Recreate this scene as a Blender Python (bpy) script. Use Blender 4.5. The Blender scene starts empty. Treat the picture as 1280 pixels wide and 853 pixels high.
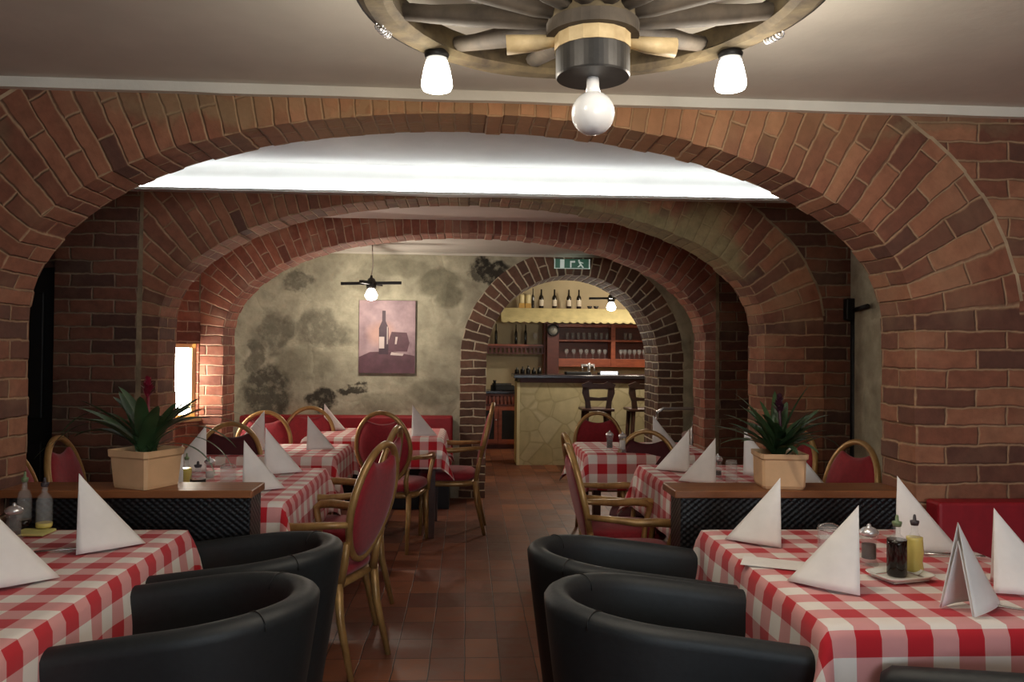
import bpy, bmesh, math, random
from mathutils import Vector, Matrix, noise
PI = math.pi
R = math.radians
rnd = random.Random(7)
C = bpy.context.scene.collection
scene = bpy.context.scene

# ------------------------------------------------------------------ camera
F = 1000.0
CAM = Vector((0, 0, 1.4))
psi, th, rho = R(3.15), math.atan(13.5 / F), 0.010
_r = Vector((math.cos(psi), -math.sin(psi), 0))
_f = Vector((math.sin(psi) * math.cos(th), math.cos(psi) * math.cos(th), math.sin(th)))
_u = _r.cross(_f)
RT = _r * math.cos(rho) + _u * math.sin(rho)
UP = _u * math.cos(rho) - _r * math.sin(rho)
camd = bpy.data.cameras.new('camera')
camd.sensor_width = 36; camd.lens = F / 1280 * 36
camd.clip_start = 0.05; camd.clip_end = 60
cam = bpy.data.objects.new('camera', camd); C.objects.link(cam)
cam.matrix_world = Matrix(((RT.x, UP.x, -_f.x, CAM.x), (RT.y, UP.y, -_f.y, CAM.y), (RT.z, UP.z, -_f.z, CAM.z), (0, 0, 0, 1)))
scene.camera = cam

def P(px, py, Y=None, Z=None):
    "a photo pixel to the world point at depth Y or height Z"
    d = _f * F + RT * (px - 640) - UP * (py - 426.5)
    k = (Y / d.y) if Y is not None else ((Z - CAM.z) / d.z)
    return CAM + d * k

# ------------------------------------------------------------------ materials
def s2l(c):
    return tuple((x / 255 / 12.92) if x / 255 <= 0.04045 else ((x / 255 + 0.055) / 1.055) ** 2.4 for x in c)

class NT:
    def __init__(s, name):
        s.m = bpy.data.materials.new(name); s.m.use_nodes = True
        s.t = s.m.node_tree; s.b = s.t.nodes['Principled BSDF']
    def n(s, kind, **kw):
        nd = s.t.nodes.new(kind)
        for k, v in kw.items():
            if k.startswith('i_'):
                key = k[2:]
                key = int(key) if key.isdigit() else key.replace('_', ' ')
                s.put(nd.inputs[key], v)
            else: setattr(nd, k, v)
        return nd
    def put(s, sock, v):
        if hasattr(v, 'is_linked'): s.t.links.new(v, sock)
        elif hasattr(v, 'outputs'): s.t.links.new(v.outputs[0], sock)
        else:
            if isinstance(v, tuple) and len(v) == 3 and sock.type == 'RGBA': v = (*v, 1)
            sock.default_value = v
    def math(s, op, a, b=0.0, c=None, clamp=False):
        nd = s.n('ShaderNodeMath', operation=op, use_clamp=clamp); s.put(nd.inputs[0], a); s.put(nd.inputs[1], b)
        if c is not None: s.put(nd.inputs[2], c)
        return nd.outputs[0]
    def mix(s, fac, a, b, mode='MIX'):
        nd = s.n('ShaderNodeMix', data_type='RGBA', blend_type=mode)
        s.put(nd.inputs[0], fac); s.put(nd.inputs[6], a); s.put(nd.inputs[7], b)
        return nd.outputs[2]
    def noise(s, vec, scale, detail=3, rough=0.55, col=False):
        nd = s.n('ShaderNodeTexNoise'); s.put(nd.inputs['Vector'], vec)
        nd.inputs['Scale'].default_value = scale; nd.inputs['Detail'].default_value = detail; nd.inputs['Roughness'].default_value = rough
        return nd.outputs['Color' if col else 'Fac']
    def ramp(s, fac, stops, interp='LINEAR'):
        nd = s.n('ShaderNodeValToRGB'); s.put(nd.inputs[0], fac); r = nd.color_ramp; r.interpolation = interp
        while len(r.elements) < len(stops): r.elements.new(0.5)
        for e, (p, c) in zip(r.elements, stops):
            e.position = p; e.color = (*c, 1) if isinstance(c, tuple) else (c, c, c, 1)
        return nd.outputs[0]
    def obj(s): return s.n('ShaderNodeTexCoord').outputs['Object']
    def uv(s): return s.n('ShaderNodeTexCoord').outputs['UV']
    def bump(s, h, strength=0.5, dist=0.01):
        nd = s.n('ShaderNodeBump'); nd.inputs['Strength'].default_value = strength; nd.inputs['Distance'].default_value = dist
        s.put(nd.inputs['Height'], h); s.t.links.new(nd.outputs[0], s.b.inputs['Normal'])
    def set(s, **kw):
        for k, v in kw.items(): s.put(s.b.inputs[k.replace('_', ' ')], v)
        return s.m

def plain(name, col, rough=0.5, metal=0.0, nscale=0, namt=0.15, bump=0, lin=False, **kw):
    t = NT(name); c = col if lin else s2l(col)
    if nscale:
        nz = t.noise(t.obj(), nscale, 4)
        d = tuple(x * (1 - namt * 1.6) for x in c); l = tuple(min(1, x * (1 + namt)) for x in c)
        cc = t.ramp(nz, [(0.3, d), (0.7, l)])
        if bump: t.bump(nz, bump, 0.004)
    else: cc = c
    return t.set(Base_Color=cc, Roughness=rough, Metallic=metal, **kw)

def glow(name, col, strength):
    t = NT(name)
    return t.set(Base_Color=col, Emission_Color=col, Emission_Strength=strength, Roughness=0.4)

def ellmask(t, vec, ells, soft=0.25, dist=0.12, nscale=3.0):
    "union of noise-edged ellipses (x, z, rx, rz, strength) in wall coordinates"
    nz = t.noise(vec, nscale, 4, 0.6, col=True)
    v0 = t.n('ShaderNodeVectorMath', operation='SUBTRACT'); t.put(v0.inputs[0], nz); v0.inputs[1].default_value = (0.5, 0.5, 0.5)
    v1 = t.n('ShaderNodeVectorMath', operation='MULTIPLY_ADD'); t.put(v1.inputs[0], v0.outputs[0]); v1.inputs[1].default_value = (dist * 2,) * 3; t.put(v1.inputs[2], vec)
    sp = t.n('ShaderNodeSeparateXYZ'); t.put(sp.inputs[0], v1.outputs[0])
    out = None
    for (x, z, rx, rz, st) in ells:
        a = t.math('DIVIDE', t.math('SUBTRACT', sp.outputs[0], x), rx)
        b = t.math('DIVIDE', t.math('SUBTRACT', sp.outputs[2], z), rz)
        d = t.math('SQRT', t.math('ADD', t.math('MULTIPLY', a, a), t.math('MULTIPLY', b, b)))
        m = t.math('MULTIPLY', t.math('DIVIDE', t.math('SUBTRACT', 1.0 + soft / 2, d), soft, clamp=True), st)
        out = m if out is None else t.math('MAXIMUM', out, m)
    return out

def brick_mat(name, stops, mortar, smear=0.35, patch=None, patch_col=None, patch2=None, patch2_col=None, row=0.0762, width=0.25, msize=0.0085, rough=0.85, bump=0.9):
    t = NT(name); uv = t.uv()
    nz = t.noise(uv, 7.0, 3, 0.6, col=True)
    v0 = t.n('ShaderNodeVectorMath', operation='SUBTRACT'); t.put(v0.inputs[0], nz); v0.inputs[1].default_value = (0.5, 0.5, 0.5)
    v1 = t.n('ShaderNodeVectorMath', operation='MULTIPLY_ADD'); t.put(v1.inputs[0], v0.outputs[0]); v1.inputs[1].default_value = (0.030,) * 3; t.put(v1.inputs[2], uv)
    br = t.n('ShaderNodeTexBrick'); t.put(br.inputs['Vector'], v1.outputs[0])
    br.inputs['Color1'].default_value = (0, 0, 0, 1); br.inputs['Color2'].default_value = (1, 1, 1, 1); br.inputs['Mortar'].default_value = (0.5, 0.5, 0.5, 1)
    br.inputs['Scale'].default_value = 1; br.inputs['Mortar Size'].default_value = msize; br.inputs['Mortar Smooth'].default_value = 1.0
    br.inputs['Brick Width'].default_value = width; br.inputs['Row Height'].default_value = row
    col = t.ramp(br.outputs['Color'], stops)
    n2 = t.noise(uv, 16, 5, 0.65); n3 = t.noise(uv, 2.3, 4, 0.6)
    col = t.mix(1.0, col, t.ramp(n2, [(0.25, (0.62, 0.60, 0.58)), (0.75, (1.12, 1.10, 1.08))]), 'MULTIPLY')
    col = t.mix(t.ramp(n3, [(0.5, 0.0), (0.75, smear)]), col, mortar)
    mort = t.mix(1.0, mortar, t.ramp(n2, [(0.3, (0.7, 0.7, 0.7)), (0.7, (1.1, 1.1, 1.1))]), 'MULTIPLY')
    col = t.mix(br.outputs['Fac'], col, mort)
    h = t.math('ADD', t.math('MULTIPLY', t.math('SUBTRACT', 1.0, br.outputs['Fac']), 0.8), t.math('MULTIPLY', n2, 0.35))
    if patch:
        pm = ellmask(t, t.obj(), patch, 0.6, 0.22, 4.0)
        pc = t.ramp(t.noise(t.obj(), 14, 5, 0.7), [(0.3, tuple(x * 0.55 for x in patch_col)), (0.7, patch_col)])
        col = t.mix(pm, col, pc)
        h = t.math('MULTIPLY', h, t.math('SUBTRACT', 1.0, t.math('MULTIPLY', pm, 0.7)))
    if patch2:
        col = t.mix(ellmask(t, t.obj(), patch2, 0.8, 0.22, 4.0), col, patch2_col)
    t.bump(h, bump, 0.010)
    return t.set(Base_Color=col, Roughness=rough)

def L(c): return s2l(c)
BR_STOPS = [(0.0, L((98, 64, 52))), (0.3, L((130, 80, 60))), (0.7, L((150, 96, 72))), (1.0, L((168, 118, 88)))]
MORT = L((176, 142, 110))
M = {}
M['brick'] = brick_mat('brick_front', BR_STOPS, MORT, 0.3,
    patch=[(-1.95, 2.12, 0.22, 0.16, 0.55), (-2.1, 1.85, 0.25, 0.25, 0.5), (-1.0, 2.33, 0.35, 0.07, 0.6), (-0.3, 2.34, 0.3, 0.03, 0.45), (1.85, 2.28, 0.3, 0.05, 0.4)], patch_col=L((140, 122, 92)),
    patch2=[(0.25, 2.42, 1.25, 0.30, 0.38)], patch2_col=L((196, 152, 104)))  # tan crown: brick tone plus lamp glow put into the colour
M['brick_mid'] = brick_mat('brick_middle', BR_STOPS, MORT, 0.4,
    patch=[(0.62, 2.2, 0.30, 0.10, 0.75), (1.05, 2.1, 0.28, 0.17, 0.85), (1.40, 2.0, 0.2, 0.3, 0.8), (0.2, 2.32, 0.6, 0.05, 0.5)], patch_col=L((150, 138, 98)))
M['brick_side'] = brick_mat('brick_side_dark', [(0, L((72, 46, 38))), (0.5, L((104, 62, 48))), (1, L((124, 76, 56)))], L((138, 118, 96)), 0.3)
M['brick_rear'] = brick_mat('brick_rear', [(0, L((124, 74, 62))), (0.5, L((152, 92, 74))), (1, L((174, 112, 90)))], L((196, 164, 140)), 0.5)
M['brick_bar'] = brick_mat('brick_bar_arch', [(0, L((92, 68, 58))), (0.5, L((112, 82, 68))), (1, L((130, 94, 76)))], L((218, 204, 176)), 0.1, msize=0.011)
M['mortar'] = plain('mortar', (176, 152, 122), 0.9, nscale=12, namt=0.2, bump=0.5)
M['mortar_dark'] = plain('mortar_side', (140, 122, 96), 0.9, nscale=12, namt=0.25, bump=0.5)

def stone_mat(name, base, dark, patches, blacks, seams, scale=2.2):
    t = NT(name); o = t.obj()
    n1 = t.noise(o, 2.0, 5, 0.6); n2 = t.noise(o, 9, 6, 0.7)
    col = t.ramp(n1, [(0.3, tuple(x * 0.72 for x in base)), (0.7, tuple(x * 1.15 for x in base))])
    nzc = t.noise(o, 3.0, 3, 0.6, col=True)
    v0 = t.n('ShaderNodeVectorMath', operation='SUBTRACT'); t.put(v0.inputs[0], nzc); v0.inputs[1].default_value = (0.5, 0.5, 0.5)
    v1 = t.n('ShaderNodeVectorMath', operation='MULTIPLY_ADD'); t.put(v1.inputs[0], v0.outputs[0]); v1.inputs[1].default_value = (0.35,) * 3; t.put(v1.inputs[2], o)
    vo = t.n('ShaderNodeTexVoronoi', feature='DISTANCE_TO_EDGE'); t.put(vo.inputs['Vector'], v1.outputs[0]); vo.inputs['Scale'].default_value = scale
    vc = t.n('ShaderNodeTexVoronoi'); t.put(vc.inputs['Vector'], v1.outputs[0]); vc.inputs['Scale'].default_value = scale
    sep = t.n('ShaderNodeSeparateColor'); t.put(sep.inputs[0], vc.outputs['Color'])
    stone = t.mix(t.math('MULTIPLY', sep.outputs[0], seams), col, tuple(x * 0.55 for x in base))
    edge = t.ramp(vo.outputs['Distance'], [(0.05, 1.0), (0.16, 0.0)])
    col = t.mix(t.math('MULTIPLY', edge, 0.45), stone, tuple(min(1, x * 1.25) for x in base))
    if patches:
        pm = ellmask(t, o, patches, 0.3, 0.07, 3.0)
        pcol = t.ramp(n2, [(0.3, tuple(x * 0.5 for x in dark)), (0.7, dark)])
        col = t.mix(pm, col, pcol)
    if blacks:
        bm_ = ellmask(t, o, blacks, 0.35, 0.16, 5.0)
        bm_ = t.math('MULTIPLY', bm_, t.ramp(t.noise(o, 11, 5, 0.7), [(0.32, 0.35), (0.5, 1.0)]))
        col = t.mix(bm_, col, L((50, 46, 38)))
    col = t.mix(1.0, col, t.ramp(n2, [(0.3, (0.74, 0.73, 0.72)), (0.7, (1.12, 1.12, 1.12))]), 'MULTIPLY')
    h = t.math('ADD', t.math('MULTIPLY', n2, 0.4), t.math('MULTIPLY', t.ramp(vo.outputs['Distance'], [(0.0, 0.0), (0.2, 1.0)]), 0.6))
    t.bump(h, 0.7, 0.02)
    return t.set(Base_Color=col, Roughness=0.9)

YB = 7.65   # back wall
def ell(px, py, rx, ry, st=1.0, Y=YB):
    p = P(px, py, Y=Y); k = Y / F
    return (p.x, p.z, rx * k, ry * k, st)
M['stone'] = stone_mat('old_stone_wall', L((182, 177, 154)), L((106, 104, 82)),
    [ell(549, 352, 26, 18, 0.62), ell(562, 370, 18, 16, 0.62), ell(500, 335, 40, 12, 0.35), ell(545, 490, 34, 17, 0.4), ell(478, 505, 38, 14, 0.35), ell(380, 455, 34, 20, 0.35), ell(455, 352, 22, 14, 0.3), ell(505, 400, 14, 20, 0.25), ell(505, 470, 18, 12, 0.25)],
    [ell(616, 336, 24, 14, 1.0), ell(600, 341, 16, 7, 0.8), ell(401, 500, 17, 16, 0.95), ell(441, 485, 20, 5, 0.9), ell(345, 415, 22, 26, 0.55), ell(400, 412, 34, 22, 0.5), ell(335, 488, 30, 32, 0.8), ell(372, 352, 18, 12, 0.6), ell(320, 455, 10, 30, 0.6)], 0.25)
M['stone_dark'] = stone_mat('dark_stone_wall', L((170, 160, 136)), L((70, 66, 54)), [], [], 0.8, 3.0)

def plaster(name, c, bump=0.25, var=0.08):
    t = NT(name); o = t.obj(); n = t.noise(o, 2.5, 4); n2 = t.noise(o, 30, 3)
    c = L(c)
    col = t.ramp(n, [(0.3, tuple(x * (1 - var) for x in c)), (0.7, tuple(min(1, x * (1 + var)) for x in c))])
    t.bump(n2, bump, 0.004)
    return t.set(Base_Color=col, Roughness=0.9)
M['plaster'] = plaster('ceiling_plaster', (208, 203, 192))
M['plaster_white'] = plaster('white_plaster', (222, 222, 218))
M['plaster_pink'] = plaster('rear_plaster', (200, 186, 178))
M['plaster_grey'] = plaster('rear_plaster_grey', (205, 200, 192))
M['trim'] = plaster('painted_trim', (215, 210, 198), 0.5, 0.1)
M['bar_plaster'] = plaster('bar_plaster', (184, 170, 138))

def floor_mat():
    t = NT('terracotta_tiles'); o = t.obj()
    nz = t.noise(o, 4.0, 2, 0.5, col=True)
    v0 = t.n('ShaderNodeVectorMath', operation='SUBTRACT'); t.put(v0.inputs[0], nz); v0.inputs[1].default_value = (0.5, 0.5, 0.5)
    v1 = t.n('ShaderNodeVectorMath', operation='MULTIPLY_ADD'); t.put(v1.inputs[0], v0.outputs[0]); v1.inputs[1].default_value = (0.012,) * 3; t.put(v1.inputs[2], o)
    mp = t.n('ShaderNodeMapping'); t.put(mp.inputs[0], v1.outputs[0]); mp.inputs['Rotation'].default_value = (0, 0, PI / 2)
    br = t.n('ShaderNodeTexBrick', offset=0.0); t.put(br.inputs['Vector'], mp.outputs[0])
    br.inputs['Color1'].default_value = (0, 0, 0, 1); br.inputs['Color2'].default_value = (1, 1, 1, 1); br.inputs['Mortar'].default_value = (0, 0, 0, 1)
    br.inputs['Scale'].default_value = 1; br.inputs['Mortar Size'].default_value = 0.003; br.inputs['Mortar Smooth'].default_value = 0.6
    br.inputs['Brick Width'].default_value = 0.245; br.inputs['Row Height'].default_value = 0.158
    col = t.ramp(br.outputs['Color'], [(0, L((106, 60, 44))), (0.5, L((126, 72, 50))), (1, L((150, 92, 60)))])
    n2 = t.noise(o, 10, 5, 0.65); n3 = t.noise(o, 1.7, 3)
    col = t.mix(1.0, col, t.ramp(n2, [(0.3, (0.72, 0.70, 0.68)), (0.7, (1.15, 1.12, 1.1))]), 'MULTIPLY')
    col = t.mix(t.ramp(n3, [(0.4, 0.0), (0.7, 0.5)]), col, L((88, 56, 44)))
    col = t.mix(br.outputs['Fac'], col, L((44, 30, 24)))
    h = t.math('ADD', t.math('SUBTRACT', 1.0, br.outputs['Fac']), t.math('MULTIPLY', n2, 0.3))
    t.bump(h, 0.5, 0.006)
    return t.set(Base_Color=col, Roughness=t.ramp(n2, [(0.3, 0.38), (0.7, 0.6)]))
M['floor'] = floor_mat()

def gingham():
    t = NT('gingham_cloth'); sp = t.n('ShaderNodeSeparateXYZ'); t.put(sp.inputs[0], t.uv())
    def band(s):
        a = t.math('FRACT', t.math('ADD', t.math('DIVIDE', s, 0.126), 40.0))
        return t.math('GREATER_THAN', a, 0.5)
    s = t.math('MULTIPLY', t.math('ADD', band(sp.outputs[0]), band(sp.outputs[1])), 0.5)
    col = t.ramp(s, [(0.0, L((235, 226, 218))), (0.35, L((216, 150, 148))), (0.8, L((190, 20, 36)))], 'CONSTANT')
    wv = t.noise(t.uv(), 700, 1)
    t.bump(t.noise(t.uv(), 6, 3), 0.3, 0.01)
    return t.set(Base_Color=col, Roughness=0.85, Sheen_Weight=0.15)
M['gingham'] = gingham()
M['napkin'] = plain('white_paper_napkin', (238, 234, 230), 0.85, nscale=20, namt=0.03, bump=0.1, Subsurface_Weight=0.0)
M['tub'] = plain('black_leatherette', (30, 34, 36), 0.55, nscale=60, namt=0.1, bump=0.15)
M['blackwood'] = plain('black_wood', (22, 20, 19), 0.5, nscale=10, namt=0.2)
M['red_fabric'] = plain('red_upholstery', (150, 26, 40), 0.8, nscale=50, namt=0.12, bump=0.1, Sheen_Weight=0.2)
M['shaded_red'] = plain('shaded_red_upholstery', (74, 18, 26), 0.8, nscale=50, namt=0.12, bump=0.1)  # red upholstery with the shade on two chairs put into its colour
M['red_leather'] = plain('red_bench_cover', (150, 24, 36), 0.55, nscale=20, namt=0.1, bump=0.1)

def wood(name, a, b, rough=0.4, scale=(2, 14, 14), metal=0.0):
    t = NT(name); mp = t.n('ShaderNodeMapping'); t.put(mp.inputs[0], t.obj()); mp.inputs['Scale'].default_value = scale
    n = t.noise(mp.outputs[0], 2.2, 6, 0.6)
    t.bump(n, 0.25, 0.004)
    return t.set(Base_Color=t.ramp(n, [(0.3, L(a)), (0.7, L(b))]), Roughness=rough, Metallic=metal)
M['gold'] = wood('golden_wood', (136, 100, 58), (186, 148, 92), 0.32, (6, 6, 3), 0.25)
M['divider_top'] = wood('divider_top_wood', (110, 66, 38), (150, 94, 56), 0.38, (1.2, 12, 8))
M['terracotta'] = plain('planter_clay', (222, 180, 136), 0.7, nscale=8, namt=0.08, bump=0.15)
M['soil'] = plain('soil', (40, 28, 22), 0.95, nscale=60, namt=0.4, bump=0.8)
M['leaf'] = plain('dark_leaf', (58, 84, 50), 0.4, nscale=6, namt=0.3)
M['bloom'] = plain('crimson_bloom', (128, 24, 46), 0.5, nscale=20, namt=0.2)
M['bloom_dark'] = plain('dark_bloom', (62, 24, 40), 0.5, nscale=20, namt=0.2)
M['bar_wood'] = wood('reddish_bar_wood', (128, 62, 42), (168, 88, 58), 0.42, (3, 3, 10))
M['bar_wood_dark'] = wood('dark_bar_panel', (74, 32, 26), (98, 44, 34), 0.5, (3, 3, 10))
M['stool_wood'] = wood('dark_stool_wood', (54, 30, 24), (78, 44, 32), 0.4, (3, 3, 10))
M['granite'] = plain('dark_countertop', (44, 38, 42), 0.22, nscale=80, namt=0.3)
M['chrome'] = plain('chrome', (225, 225, 228), 0.25, 0.7)
M['steel_dark'] = plain('dark_steel', (70, 68, 66), 0.45, 0.6, nscale=15, namt=0.2)
M['iron'] = plain('black_iron', (30, 28, 27), 0.5, 0.5, nscale=15, namt=0.2)
M['wheel'] = wood('weathered_wheel_wood', (50, 40, 30), (112, 98, 70), 0.85, (5, 5, 5))
M['wheel_dark'] = wood('dark_spoke_wood', (56, 49, 42), (90, 80, 68), 0.8, (5, 5, 5))
M['pale_wood'] = wood('pale_peg_wood', (176, 152, 112), (208, 186, 142), 0.6, (10, 10, 10))
M['globe'] = plain('white_glass_globe', (240, 240, 240), 0.25, Coat_Weight=0.5)
M['lamp'] = glow('lamp_glass_lit', (1.0, 0.95, 0.82), 14)
M['lamp_far'] = glow('far_lamp_lit', (1.0, 0.93, 0.80), 16)
M['led'] = glow('cove_tube_lit', (0.92, 0.97, 1.0), 15)
M['window_lit'] = glow('daylight_pane', (1.0, 0.94, 0.82), 26)
M['added_pane'] = glow('added_front_pane', (0.78, 0.90, 1.0), 9)
M['cream'] = plain('cream_window_frame', (226, 202, 150), 0.5, nscale=5, namt=0.1)
M['glass'] = NT('clear_glass').set(Base_Color=(0.8, 0.82, 0.81), Roughness=0.04, Alpha=0.14)
M['glass_green'] = plain('pale_green_glass', (150, 170, 130), 0.08, Transmission_Weight=0.7)
M['vinegar'] = plain('dark_vinegar', (24, 12, 10), 0.1)
M['oil'] = plain('golden_oil', (214, 196, 110), 0.1)
M['pepper'] = plain('peppercorns', (64, 46, 38), 0.8, nscale=200, namt=0.5)
M['salt'] = plain('salt_grains', (220, 214, 208), 0.8)
M['cork'] = plain('dark_stopper', (58, 50, 54), 0.5)
M['green_stop'] = plain('green_stopper', (110, 128, 90), 0.4)
M['porcelain'] = plain('white_porcelain', (230, 228, 220), 0.2)
M['yellow_tray'] = plain('pale_yellow_tray', (210, 205, 130), 0.4)
M['bottle'] = plain('dark_bottle_glass', (26, 22, 18), 0.12)
M['label'] = plain('cream_bottle_label', (214, 204, 182), 0.7)
M['tin'] = plain('cream_tin', (222, 208, 160), 0.5)
M['gold_box'] = plain('yellow_box', (190, 150, 70), 0.6)
M['awning'] = plain('cream_awning_cloth', (206, 192, 140), 0.85, nscale=6, namt=0.12)
M['screen'] = glow('lit_screen', (0.85, 0.9, 1.0), 0.55)
M['silver'] = plain('silver_cutlery', (190, 188, 184), 0.25, 0.9)
M['cloth_pink'] = plain('folded_pinkish_cloth', (186, 160, 158), 0.9, nscale=12, namt=0.15, bump=0.3)
M['clock_face'] = plain('grey_clock_face', (150, 148, 138), 0.4)
M['black'] = plain('black_paint', (16, 15, 15), 0.6)
M['cord'] = plain('pale_cord', (215, 212, 205), 0.6)
M['exit_green'] = NT('exit_green').set(Base_Color=L((64, 108, 88)), Roughness=0.4, Emission_Color=L((64, 108, 88)), Emission_Strength=0.25)
M['exit_white'] = NT('exit_white').set(Base_Color=L((215, 228, 218)), Roughness=0.4, Emission_Color=L((215, 228, 218)), Emission_Strength=0.3)

def wicker():
    t = NT('black_wicker'); o = t.obj(); sp = t.n('ShaderNodeSeparateXYZ'); t.put(sp.inputs[0], o)
    sx = t.math('SINE', t.math('MULTIPLY', t.math('ADD', sp.outputs[0], sp.outputs[1]), 2 * PI / 0.030))
    rows = t.math('SINE', t.math('MULTIPLY', sp.outputs[2], 2 * PI / 0.024))
    h = t.math('MULTIPLY', sx, rows)
    t.bump(h, 0.35, 0.005)
    col = t.ramp(t.math('MULTIPLY_ADD', h, 0.5, 0.5), [(0.6, L((15, 15, 17))), (1.0, L((36, 39, 43)))])
    return t.set(Base_Color=col, Roughness=0.4)
M['wicker'] = wicker()

def flagstone():
    t = NT('cream_flagstones'); o = t.obj()
    vo = t.n('ShaderNodeTexVoronoi', feature='DISTANCE_TO_EDGE'); t.put(vo.inputs['Vector'], o); vo.inputs['Scale'].default_value = 4.2
    vc = t.n('ShaderNodeTexVoronoi'); t.put(vc.inputs['Vector'], o); vc.inputs['Scale'].default_value = 4.2
    sep = t.n('ShaderNodeSeparateColor'); t.put(sep.inputs[0], vc.outputs['Color'])
    col = t.mix(sep.outputs[0], L((186, 172, 130)), L((206, 194, 156)))
    col = t.mix(t.ramp(vo.outputs['Distance'], [(0.01, 0.55), (0.05, 0.0)]), col, L((160, 146, 108)))
    n = t.noise(o, 8, 5)
    col = t.mix(1.0, col, t.ramp(n, [(0.3, (0.85,) * 3), (0.7, (1.05,) * 3)]), 'MULTIPLY')
    t.bump(vo.outputs['Distance'], 0.25, 0.01)
    return t.set(Base_Color=col, Roughness=0.85)
M['flag'] = flagstone()

# ------------------------------------------------------------------ mesh helpers
class MB:
    def __init__(s): s.b = bmesh.new(); s.uv = s.b.loops.layers.uv.new('UVMap')
    def box(s, x0, x1, y0, y1, z0, z1, bev=0.0, mi=0, seg=2):
        r = bmesh.ops.create_cube(s.b, size=1)
        vs = r['verts']
        for v in vs: v.co = Vector(((x0 + x1) / 2 + v.co.x * (x1 - x0), (y0 + y1) / 2 + v.co.y * (y1 - y0), (z0 + z1) / 2 + v.co.z * (z1 - z0)))
        fs = {f for v in vs for f in v.link_faces}
        for f in fs: f.material_index = mi
        if bev:
            es = {e for v in vs for e in v.link_edges}
            bmesh.ops.bevel(s.b, geom=list(es), offset=min(bev, 0.49 * min(abs(x1 - x0), abs(y1 - y0), abs(z1 - z0))), segments=seg, profile=0.5, affect='EDGES')
        return s
    def hull(s, pts8, mi=0):
        "eight corners: bottom four then top four, each ring counter-clockwise"
        v = [s.b.verts.new(p) for p in pts8]
        for q in ((3, 2, 1, 0), (4, 5, 6, 7), (0, 1, 5, 4), (1, 2, 6, 5), (2, 3, 7, 6), (3, 0, 4, 7)):
            s.b.faces.new([v[i] for i in q]).material_index = mi
        return s
    def quad(s, pts, uvs=None, mi=0):
        f = s.b.faces.new([s.b.verts.new(p) for p in pts]); f.material_index = mi
        if uvs:
            for l, u in zip(f.loops, uvs): l[s.uv].uv = u
        return f
    def tube(s, pts, rad, n=10, closed=False, sx=1.0, cap=True, mi=0, ref=None):
        pts = [Vector(p) for p in pts]; k = len(pts)
        rr = rad if isinstance(rad, (list, tuple)) else [rad] * k
        rings = []
        for i, p in enumerate(pts):
            a = pts[(i - 1) % k] if (closed or i > 0) else p
            b = pts[(i + 1) % k] if (closed or i < k - 1) else p
            t = (b - a).normalized()
            rf = Vector(ref) if ref else (Vector((0, 0, 1)) if abs(t.z) < 0.9 else Vector((1, 0, 0)))
            if abs(t.dot(rf)) > 0.98: rf = Vector((0, 1, 0.2)).normalized()
            u = t.cross(rf).normalized(); w = u.cross(t)
            rings.append([s.b.verts.new(p + u * (math.cos(2 * PI * j / n) * rr[i] * sx) + w * (math.sin(2 * PI * j / n) * rr[i])) for j in range(n)])
        for i in range(k if closed else k - 1):
            A, B = rings[i], rings[(i + 1) % k]
            for j in range(n):
                f = s.b.faces.new((A[j], A[(j + 1) % n], B[(j + 1) % n], B[j])); f.smooth = True; f.material_index = mi
        if cap and not closed:
            s.b.faces.new(list(reversed(rings[0]))).material_index = mi; s.b.faces.new(rings[-1]).material_index = mi
        return s
    def lathe(s, prof, n=24, c=(0, 0, 0), mi=0, smooth=True, axis='z', hoop=False):
        rings = []
        for (r, z) in prof:
            ring = []
            for j in range(n):
                a = 2 * PI * j / n
                if axis == 'z': q = (c[0] + r * math.cos(a), c[1] + r * math.sin(a), c[2] + z)
                else: q = (c[0] + r * math.cos(a), c[1] + z, c[2] + r * math.sin(a))
                ring.append(s.b.verts.new(q))
            rings.append(ring)
        for i in range(len(rings) if hoop else len(rings) - 1):
            A_, B_ = rings[i], rings[(i + 1) % len(rings)]
            for j in range(n):
                f = s.b.faces.new((A_[j], A_[(j + 1) % n], B_[(j + 1) % n], B_[j])); f.smooth = smooth; f.material_index = mi
        if hoop: return s
        for rg, rv in ((rings[0], True), (rings[-1], False)):
            s.b.faces.new(list(reversed(rg)) if rv else rg).material_index = mi
        return s
    def prism(s, outline, y0, y1, mi=0):
        "x-z outline extruded along y"
        a = [s.b.verts.new((x, y0, z)) for x, z in outline]; b = [s.b.verts.new((x, y1, z)) for x, z in outline]
        s.b.faces.new(a).material_index = mi; s.b.faces.new(list(reversed(b))).material_index = mi
        n = len(a)
        for i in range(n): s.b.faces.new((a[(i + 1) % n], a[i], b[i], b[(i + 1) % n])).material_index = mi
        return s
    def grid(s, fn, nu, nv, uvf=None, mi=0, smooth=True):
        V = [[s.b.verts.new(fn(i / nu, j / nv)) for j in range(nv + 1)] for i in range(nu + 1)]
        for i in range(nu):
            for j in range(nv):
                f = s.b.faces.new((V[i][j], V[i + 1][j], V[i + 1][j + 1], V[i][j + 1])); f.smooth = smooth; f.material_index = mi
                if uvf:
                    for l, (a, b) in zip(f.loops, ((i, j), (i + 1, j), (i + 1, j + 1), (i, j + 1))): l[s.uv].uv = uvf(a / nu, b / nv)
        return s
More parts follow.
